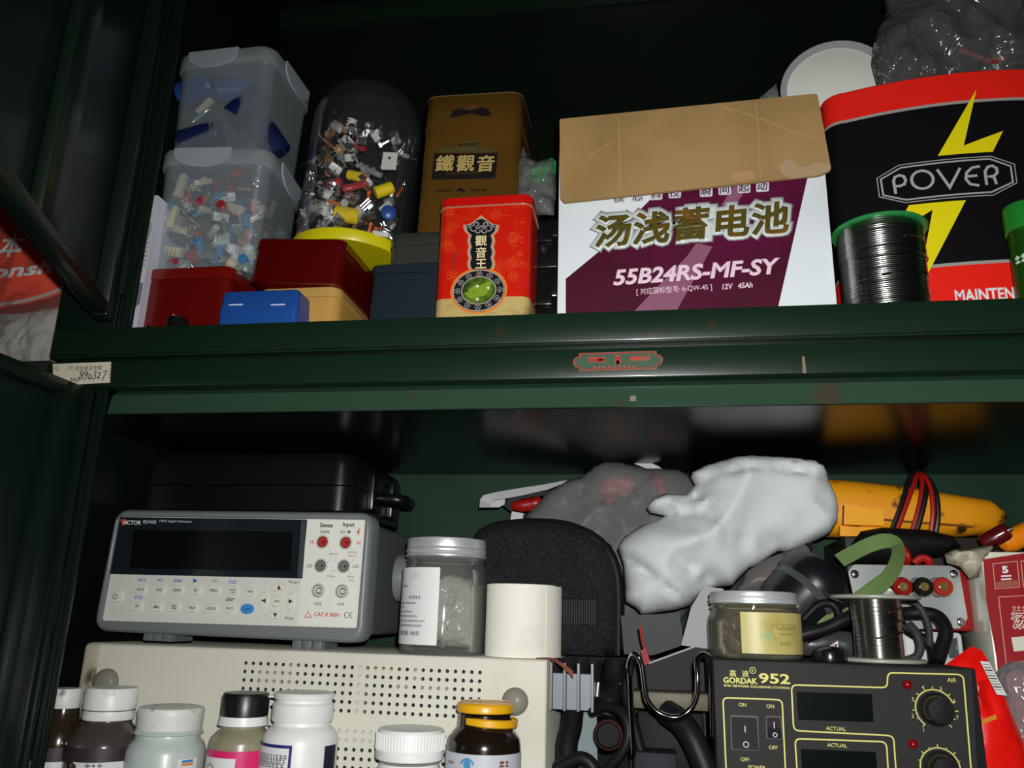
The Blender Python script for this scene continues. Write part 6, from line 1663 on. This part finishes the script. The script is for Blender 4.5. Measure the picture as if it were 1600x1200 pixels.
pol = ons(t, [(1150, 925), (1168, 892), (1200, 872), (1262, 848), (1275, 850), (1250, 885), (1220, 925)]); mb = MB(); pillow(mb, pol, .010, .008, .005, amp=.002, seed=3)
mb.build('sleeve', CLEAR('sleeve_film', (.6, .6, .6), .6, (.24, .24, .23), .3, .6), t, smooth=60)
t = thing('red_stick', 'red stick inside the grey plastic sleeve beside the black cup', 'stick', at(1178, 915, .910))
a = at(1178, 914, .917) - t.location; b = at(1212, 884, .917) - t.location; MB().tube([a, b], .004, 8, 0).build('stick', RIT, t)

# --- between the instrument and the station
YV = .90
t = thing('grey_folder', 'light grey folded case standing on the dark crate below the white bag', 'folder', (at(1020, 1010, YV).x, YV, ZLS + hG + .004))
pol = ons(t, [(975, 1022), (970, 962), (1062, 958), (1068, 1008), (1020, 1024)]); pol = [(x, max(z, .0006)) for x, z in pol]
MB().prism(pol, 0, .012).build('case', M('folder_grey', C(62, 67, 66), .6, spec=.25), t, smooth=0)
t = thing('slab_case', 'dark slab-shaped case leaning in front of the grey folded case', 'case', (at(1045, 1050, .872).x, .872, ZLS))
pol = ons(t, [(985, 1040), (1012, 1036), (1100, 1004), (1112, 1012), (1112, 1270), (985, 1260)]); pol = [(x, max(z, .001)) for x, z in pol]
MB().prism(pol, 0, .016).build('body', M('slab_dark', C(17, 16, 20), .55, spec=.2), t, smooth=0)
MB().stroke([on(t, 1012, 1037, -.001), on(t, 1100, 1005, -.001)], .0016, -.0012, .002).build('edge_strip', M('slab_edge', C(80, 78, 80), .4), t, smooth=0)
t = thing('metal_bar', 'dull tan metal bar behind the chrome holder', 'bar', (at(1048, 1112, .82).x, .82, at(1048, 1112, .82).z))
c = ons(t, [(989, 1080), (1108, 1079), (1108, 1112), (990, 1113)]); MB().box(c[0][0], c[1][0], 0, .035, c[2][1], c[0][1], .0012).build('bar', M('bar_tan', C(98, 92, 72), .5, spec=.3, var=(14, C(80, 72, 56), .4, .7)), t)
t = thing('support_block', 'black block on the shelf holding up the tan metal bar', 'block', (at(1048, 1150, .825).x, .825, ZLS))
MB().box(-.030, .030, .0, .030, 0, at(1048, 1112, .82).z - ZLS - .0008, .002).build('block', M('block_black', C(11, 12, 15), .6, spec=.2), t)
# chrome holder: one bent wire on the station's left side
CHR = M('chrome', (0.8, 0.82, 0.84), .08, metal=1)
YU = .742
t = thing('iron_holder', 'bent chrome wire holder hanging left of the soldering station', 'holder', (at(1050, 1110, YU).x, YU, at(1050, 1122, YU).z))
pts = [(990, 1180, .035), (987, 1130, .03), (984, 1060, .02), (982, 1040, .008), (988, 1024, -.002), (996, 1024, -.006), (1003, 1040, -.006), (1007, 1070, -.006), (1012, 1095, -.006), (1030, 1114, -.006), (1055, 1121, -.007), (1075, 1112, -.006), (1088, 1090, -.006), (1090, 1060, -.006), (1089, 1036, -.004), (1095, 1024, .0), (1106, 1024, .006), (1111, 1040, .014), (1112, 1080, .025), (1113, 1150, .03)]
MB().tube([Vector((on(t, a, b, dy)[0], dy, on(t, a, b, dy)[1])) for a, b, dy in pts], .0024, 12).build('wire', CHR, t)
t = thing('probe_clip', 'small red clip with a thin wire hanging beside the chrome holder', 'clip', at(1008, 1030, .80))
MB().prism(ons(t, [(1001, 1017), (1009, 1012), (1016, 1034), (1008, 1041)]), 0, .006).build('clip', M('clip_red', C(140, 16, 14), .5, spec=.2), t, smooth=0)
MB().tube([Vector((on(t, a, b, .003)[0], .003, on(t, a, b, .003)[1])) for a, b in ((1000, 978), (1003, 996), (1008, 1016))], .0012, 6).build('wire', M('lead_red', None), t)
# hose, handle and cables in the dark gap
YH = .80
t = thing('hot_air_handle', 'black round hot-air handle with a reddish ring, end on in the dark gap', 'handle', at(951, 1148, YH))
MB().lathe([(.0003, -.004), (.010, -.004), (.0115, -.002), (.0125, 0), (.0135, .004), (.0135, .05), (.009, .08)], 32, mtx=Matrix.Rotation(-math.pi / 2, 3, 'X')).build('body', M('handle_black', (0.005, 0.005, 0.0055), .6, spec=.15), t)
MB().lathe([(.0112, -.0042), (.0128, -.0032), (.0128, -.0012), (.0118, -.0018)], 32, mtx=Matrix.Rotation(-math.pi / 2, 3, 'X'), closed=True).build('ring', M('ring_red', C(70, 34, 28), .4, spec=.3), t)
cable('thick black hose curving down through the dark gap', [(962, 1035, .06), (958, 1070, .05), (952, 1095, .035), (945, 1120, .03)], .012, CAB, .80, name='hose')
cable('black cable looping around the hot-air handle', [(925, 1112, .02), (945, 1104, .008), (970, 1112, -.004), (982, 1140, -.010), (975, 1170, -.010), (955, 1195, -.006), (935, 1215, .0)], .0045, CAB, .795)
cable('thick black hose hanging left of the hot-air handle', [(896, 1108, .03), (893, 1135, .02), (886, 1165, .01), (888, 1210, .0)], .010, CAB, .80, name='hose')
cable('heavy black hose slanting in front of the tan bar down to the right', [(1040, 1112, .02), (1065, 1130, .008), (1085, 1160, .0), (1108, 1215, -.004)], .011, CAB, .775, name='hose')
cable('black cable dropping behind the chrome holder', [(985, 1030, .03), (978, 1080, .02), (990, 1130, .01), (1005, 1190, .0), (1010, 1220, .0)], .005, CAB, .80)
cable('shiny black cable at the foot of the dark gap', [(870, 1200, .0), (905, 1185, -.004), (925, 1196, -.006), (930, 1220, -.006)], .006, CAB, .78)
t = thing('pale_plate', 'pale blue-grey plate standing behind the hoses in the dark gap', 'plate', (at(915, 1150, .86).x, .86, ZLS))
pol = ons(t, [(893, 1108), (932, 1106), (934, 1260), (893, 1260)]); pol = [(x, max(z, .0006)) for x, z in pol]
MB().prism(pol, 0, .004).build('plate', M('plate_pale', C(122, 136, 138), .6, spec=.2), t, smooth=0)
for pts, lb in (([(967, 1068), (976, 1066), (972, 1090), (962, 1092)], 'white tag standing upright left of the chrome holder'), ([(958, 1100), (968, 1104), (970, 1116), (962, 1114)], 'white tag just above the hot-air handle')):
    t = thing('paper_tag', lb, 'tag', at(*pts[0], .84)); MB().prism(ons(t, pts), 0, .0012).build('tag', M('tag_white', C(200, 208, 205), .6), t, smooth=0)
t = thing('steel_rod', 'short shiny steel rod right of the heat sink fins', 'rod', at(934, 1088, .83))
MB().tube([at(935, 1066, .83) - t.location, at(933, 1088, .83) - t.location], .003, 10, 0).build('rod', METAL, t)
t = thing('small_box', 'dark bluish box standing on the shelf under the hoses', 'box', (at(1024, 1200, .79).x, .79, ZLS))
c = ons(t, [(990, 1172), (1058, 1182)]); MB().box(c[0][0], c[1][0], 0, .03, 0, c[0][1] - .001, .002).build('body', M('box_bluish', C(26, 30, 38), .6, spec=.2), t)

# --- bottles along the front of the lower shelf
def bottle(label, cx, py_top, rpx, Y, mats, prof, cap, group='bottles along the front of the lower shelf', name='bottle'):
    """prof: body profile in photo pixels (radius, y); cap: list of (radius, y) from its foot to its top"""
    t = thing(name, label, 'bottle', (at(cx, 1150, Y).x, Y, ZLS), group=group)
    r0 = max(p[0] for p in prof) * .00062
    zf = lambda py: on(t, cx, py, -r0 * .7)[1]
    k = (at(cx + 50, 1150, Y).x - at(cx - 50, 1150, Y).x) / 100
    P1 = [(r * k, zf(y) if y < 1500 else .0) for r, y in prof]
    P1 = [(P1[0][0] * .94, .0004), (P1[0][0], .003)] + P1
    MB().lathe(P1, 40).build('body', mats[0], t)
    P2 = [(r * k, zf(y)) for r, y in cap]; P2.append((.0003, P2[-1][1]))
    n = 80; rg = []
    MB().lathe(P2, 48).build('cap', mats[1], t)
    return t, k, zf
AMB = M('amber_brown', C(44, 34, 22), .18, coat=.4); CAPW = M('cap_white', C(232, 235, 232), .4, var=(45, C(180, 180, 176), .62, .74)); CAPD = M('cap_dirty', C(222, 224, 218), .45, var=(70, C(84, 82, 78), .58, .7))
SMO = M('smoky_plastic', C(70, 64, 58), .2, coat=.4)
YBt = .757
def lab(t, k, zf, r, y0, y1, a0, a1, m, name='label'):
    return wrap(t, name, r * k + .0002, zf(y1), zf(y0), a0, a1, m)
t, k, zf = bottle('brown bottle with a dirty white cap, leftmost of the row', 93, 1077, 24, YBt, (AMB, CAPD), [(32, 1170), (32, 1160), (28, 1140), (21, 1124), (20, 1108)], [(19.5, 1108), (20, 1106), (20, 1080), (18.5, 1077)])
lab(t, k, zf, 32, 1168, 1320, -80, 60, M('label_dark', C(52, 40, 48), .5)); lab(t, k, zf, 32.4, 1190, 1320, -50, 60, M('label_white', None), 'label_text')
t, k, zf = bottle('brown bottle with a clean white cap, second from the left', 165, 1077, 46, YBt, (SMO, CAPW), [(50, 1320), (50, 1172), (48, 1158), (40, 1144), (33, 1136), (31, 1130), (31, 1114)], [(34, 1128), (35, 1124), (34, 1112), (35, 1111), (35.5, 1080), (34, 1077)])
MB().lathe([(33.5 * k, zf(1113)), (34.8 * k, zf(1113)), (34.8 * k, zf(1112)), (33.5 * k, zf(1112))], 40, closed=True).build('cap_seam', INK, t)
lab(t, k, zf, 50, 1168, 1190, -85, 85, M('label_dark', None)); l2 = lab(t, k, zf, 50, 1190, 1320, -10, 75, M('label_white', None), 'label_text')
dashes(l2, [(.006, .024, zf(1197), .006)], 0, GREYINK, 6, fn=wrapfn(50 * k + .0007))
t, k, zf = bottle('squat frosted white jar with a dusty cap, third from the left', 263, 1108, 55, YBt, (M('jar_milky', C(190, 203, 196), .35, coat=.2), CAPD), [(54, 1320), (54, 1180), (51, 1168), (45, 1160), (44, 1152), (48, 1150), (46, 1146), (43, 1140)], [(44.5, 1148), (45, 1140), (45.5, 1120), (46, 1114), (44, 1109), (41, 1108)])
o = lab(t, k, zf, 54, 1186, 1320, 48, 80, M('label_white', None)); 
for y0, y1, mt in ((1188, 1192, M('label_blue', C(70, 130, 195), .5)), (1193, 1197, M('label_orange', C(225, 140, 70), .5))): lab(t, k, zf, 54.6, y0, y1, 54, 72, mt, 'label_stripe')
t, k, zf = bottle('small bottle with black cap and pink label, fourth from the left', 378, 1085, 43, YBt, (M('bottle_olive', C(142, 138, 112), .3, coat=.3), BLACK), [(45, 1320), (45, 1166), (43, 1156), (35, 1146), (30, 1141), (30, 1132)], [(33, 1122), (34, 1121), (34, 1090), (32, 1085)])
MB().lathe([(34 * k, zf(1137)), (36 * k, zf(1136)), (35 * k, zf(1131)), (34 * k, zf(1122)), (30 * k, zf(1122))], 40).build('cap_ring', CAPW, t)
lab(t, k, zf, 45, 1173, 1320, -88, 88, M('label_pink', C(215, 40, 110), .4)); o = lab(t, k, zf, 45.6, 1184, 1320, -75, 20, M('label_white', None), 'label_patch')
MB().stroke([(-.020, zf(1200)), (-.015, zf(1194)), (-.010, zf(1200))], .0012, 0, -.0002).build('label_mark', M('label_leaf', C(110, 150, 90), .5), o, smooth=0, fn=wrapfn(45.6 * k + .0007))
t, k, zf = bottle('white pill bottle with blue bordered label, flip cap with a lip', 470, 1085, 52, YBt, (WHITE, WHITE), [(55, 1320), (55, 1165), (53, 1152), (46, 1142), (41, 1137), (40, 1128)], [(44, 1131), (45, 1127), (45, 1104), (41, 1100), (41, 1096), (44, 1095), (45, 1088), (43, 1085)])
MB().box(-47 * k - .004, -38 * k, -.006, .006, zf(1096), zf(1092), .0008).build('cap_tab', WHITE, t)
NVY = M('label_navy', C(38, 42, 110), .5)
o = lab(t, k, zf, 55.3, 1163, 1320, -80, 12, NVY); lab(t, k, zf, 55.8, 1168, 1320, -72, 8, M('label_white', None), 'label_panel')
dashes(o, [(-.030 + .002 * (i == 0), .0035, zf(1181 + i * 7), .0036) for i in range(3)], 0, GREYINK, 8, fn=wrapfn(55.8 * k + .0008))
lab(t, k, zf, 55.3, 1166, 1320, 62, 88, M('label_navy_dark', C(26, 32, 50), .5), 'label_block')
t, k, zf = bottle('white bottle with a wide ribbed screw cap, low and second from the right', 642, 1143, 50, YBt, (WHITE, WHITE), [(50, 1330), (50, 1215), (46, 1205), (44, 1198)], [(50, 1192), (51.5, 1190), (51.5, 1178), (50, 1176), (51, 1148), (48, 1143)])
mb = MB()
for i in range(64):
    a = 2 * math.pi * i / 64; rr0 = 50.2 * k
    mb.box(-.0005, .0005, -.0012, .0006, zf(1175), zf(1148), 0, mtx=Matrix.Translation((rr0 * math.sin(a), -rr0 * math.cos(a), 0)) @ Matrix.Rotation(a, 4, 'Z'))
mb.build('cap_ribs', WHITE, t)
AMB2 = M('amber_dark', C(26, 18, 12), .15, coat=.5); YCP = M('cap_yellow', C(222, 165, 18), .35)
t, k, zf = bottle('dark brown bottle with a yellow cap, rightmost of the row', 757, 1100, 55, YBt, (AMB2, YCP), [(57, 1320), (57, 1172), (55, 1158), (48, 1147), (42, 1140), (41, 1120)], [(43, 1117), (44.5, 1115), (44.5, 1106), (43, 1103), (40, 1101)])
MB().lathe([(42 * k, zf(1138)), (45 * k, zf(1136)), (45 * k, zf(1126)), (42 * k, zf(1124))], 40, closed=True, mtx=Matrix.Rotation(R_(3), 3, 'Y')).build('cap_ring', YCP, t)
MB().lathe([(38 * k, zf(1102)), (40 * k, zf(1101)), (38 * k, zf(1100))], 40, closed=True).build('cap_liner', M('liner_pale', C(235, 205, 170), .5), t)
o = lab(t, k, zf, 57.2, 1178, 1320, -88, 88, M('label_pale', C(186, 190, 196), .45))
xm = .000; zz = zf(1196)
fwb = wrapfn(57.2 * k + .0007, a0=R_(-10))
LBM = M('label_mark_blue', C(60, 140, 185), .5)
MB().prism(circ(-.002, zz + .001, .0034, 16), 0, -.0002).build('label_emblem', LBM, o, smooth=0, fn=fwb)
MB().stroke(circ(-.002, zz - .001, .0062, 16, 20, 160), .0016, 0, -.0002).build('label_emblem', LBM, o, smooth=0, fn=fwb)
dashes(o, [(-.030, -.021, zz + .001, .0022), (.020, .029, zz + .002, .005)], 0, M('label_brown', C(120, 70, 60), .5), 6, fn=wrapfn(57.2 * k + .0007))
t = thing('brown_vial', 'small dark brown glass vial in front of the second bottle', 'vial', (at(127, 1190, .735).x, .7365, ZLS), group='bottles along the front of the lower shelf')
zv = on(t, 127, 1168, -.008)[1]
MB().lathe([(.0125, 0), (.0135, .002), (.0135, zv - .014), (.010, zv - .006), (.0055, zv - .003), (.005, zv), (.0003, zv)], 24).build('glass', M('vial_brown', C(52, 40, 28), .2, coat=.4), t)
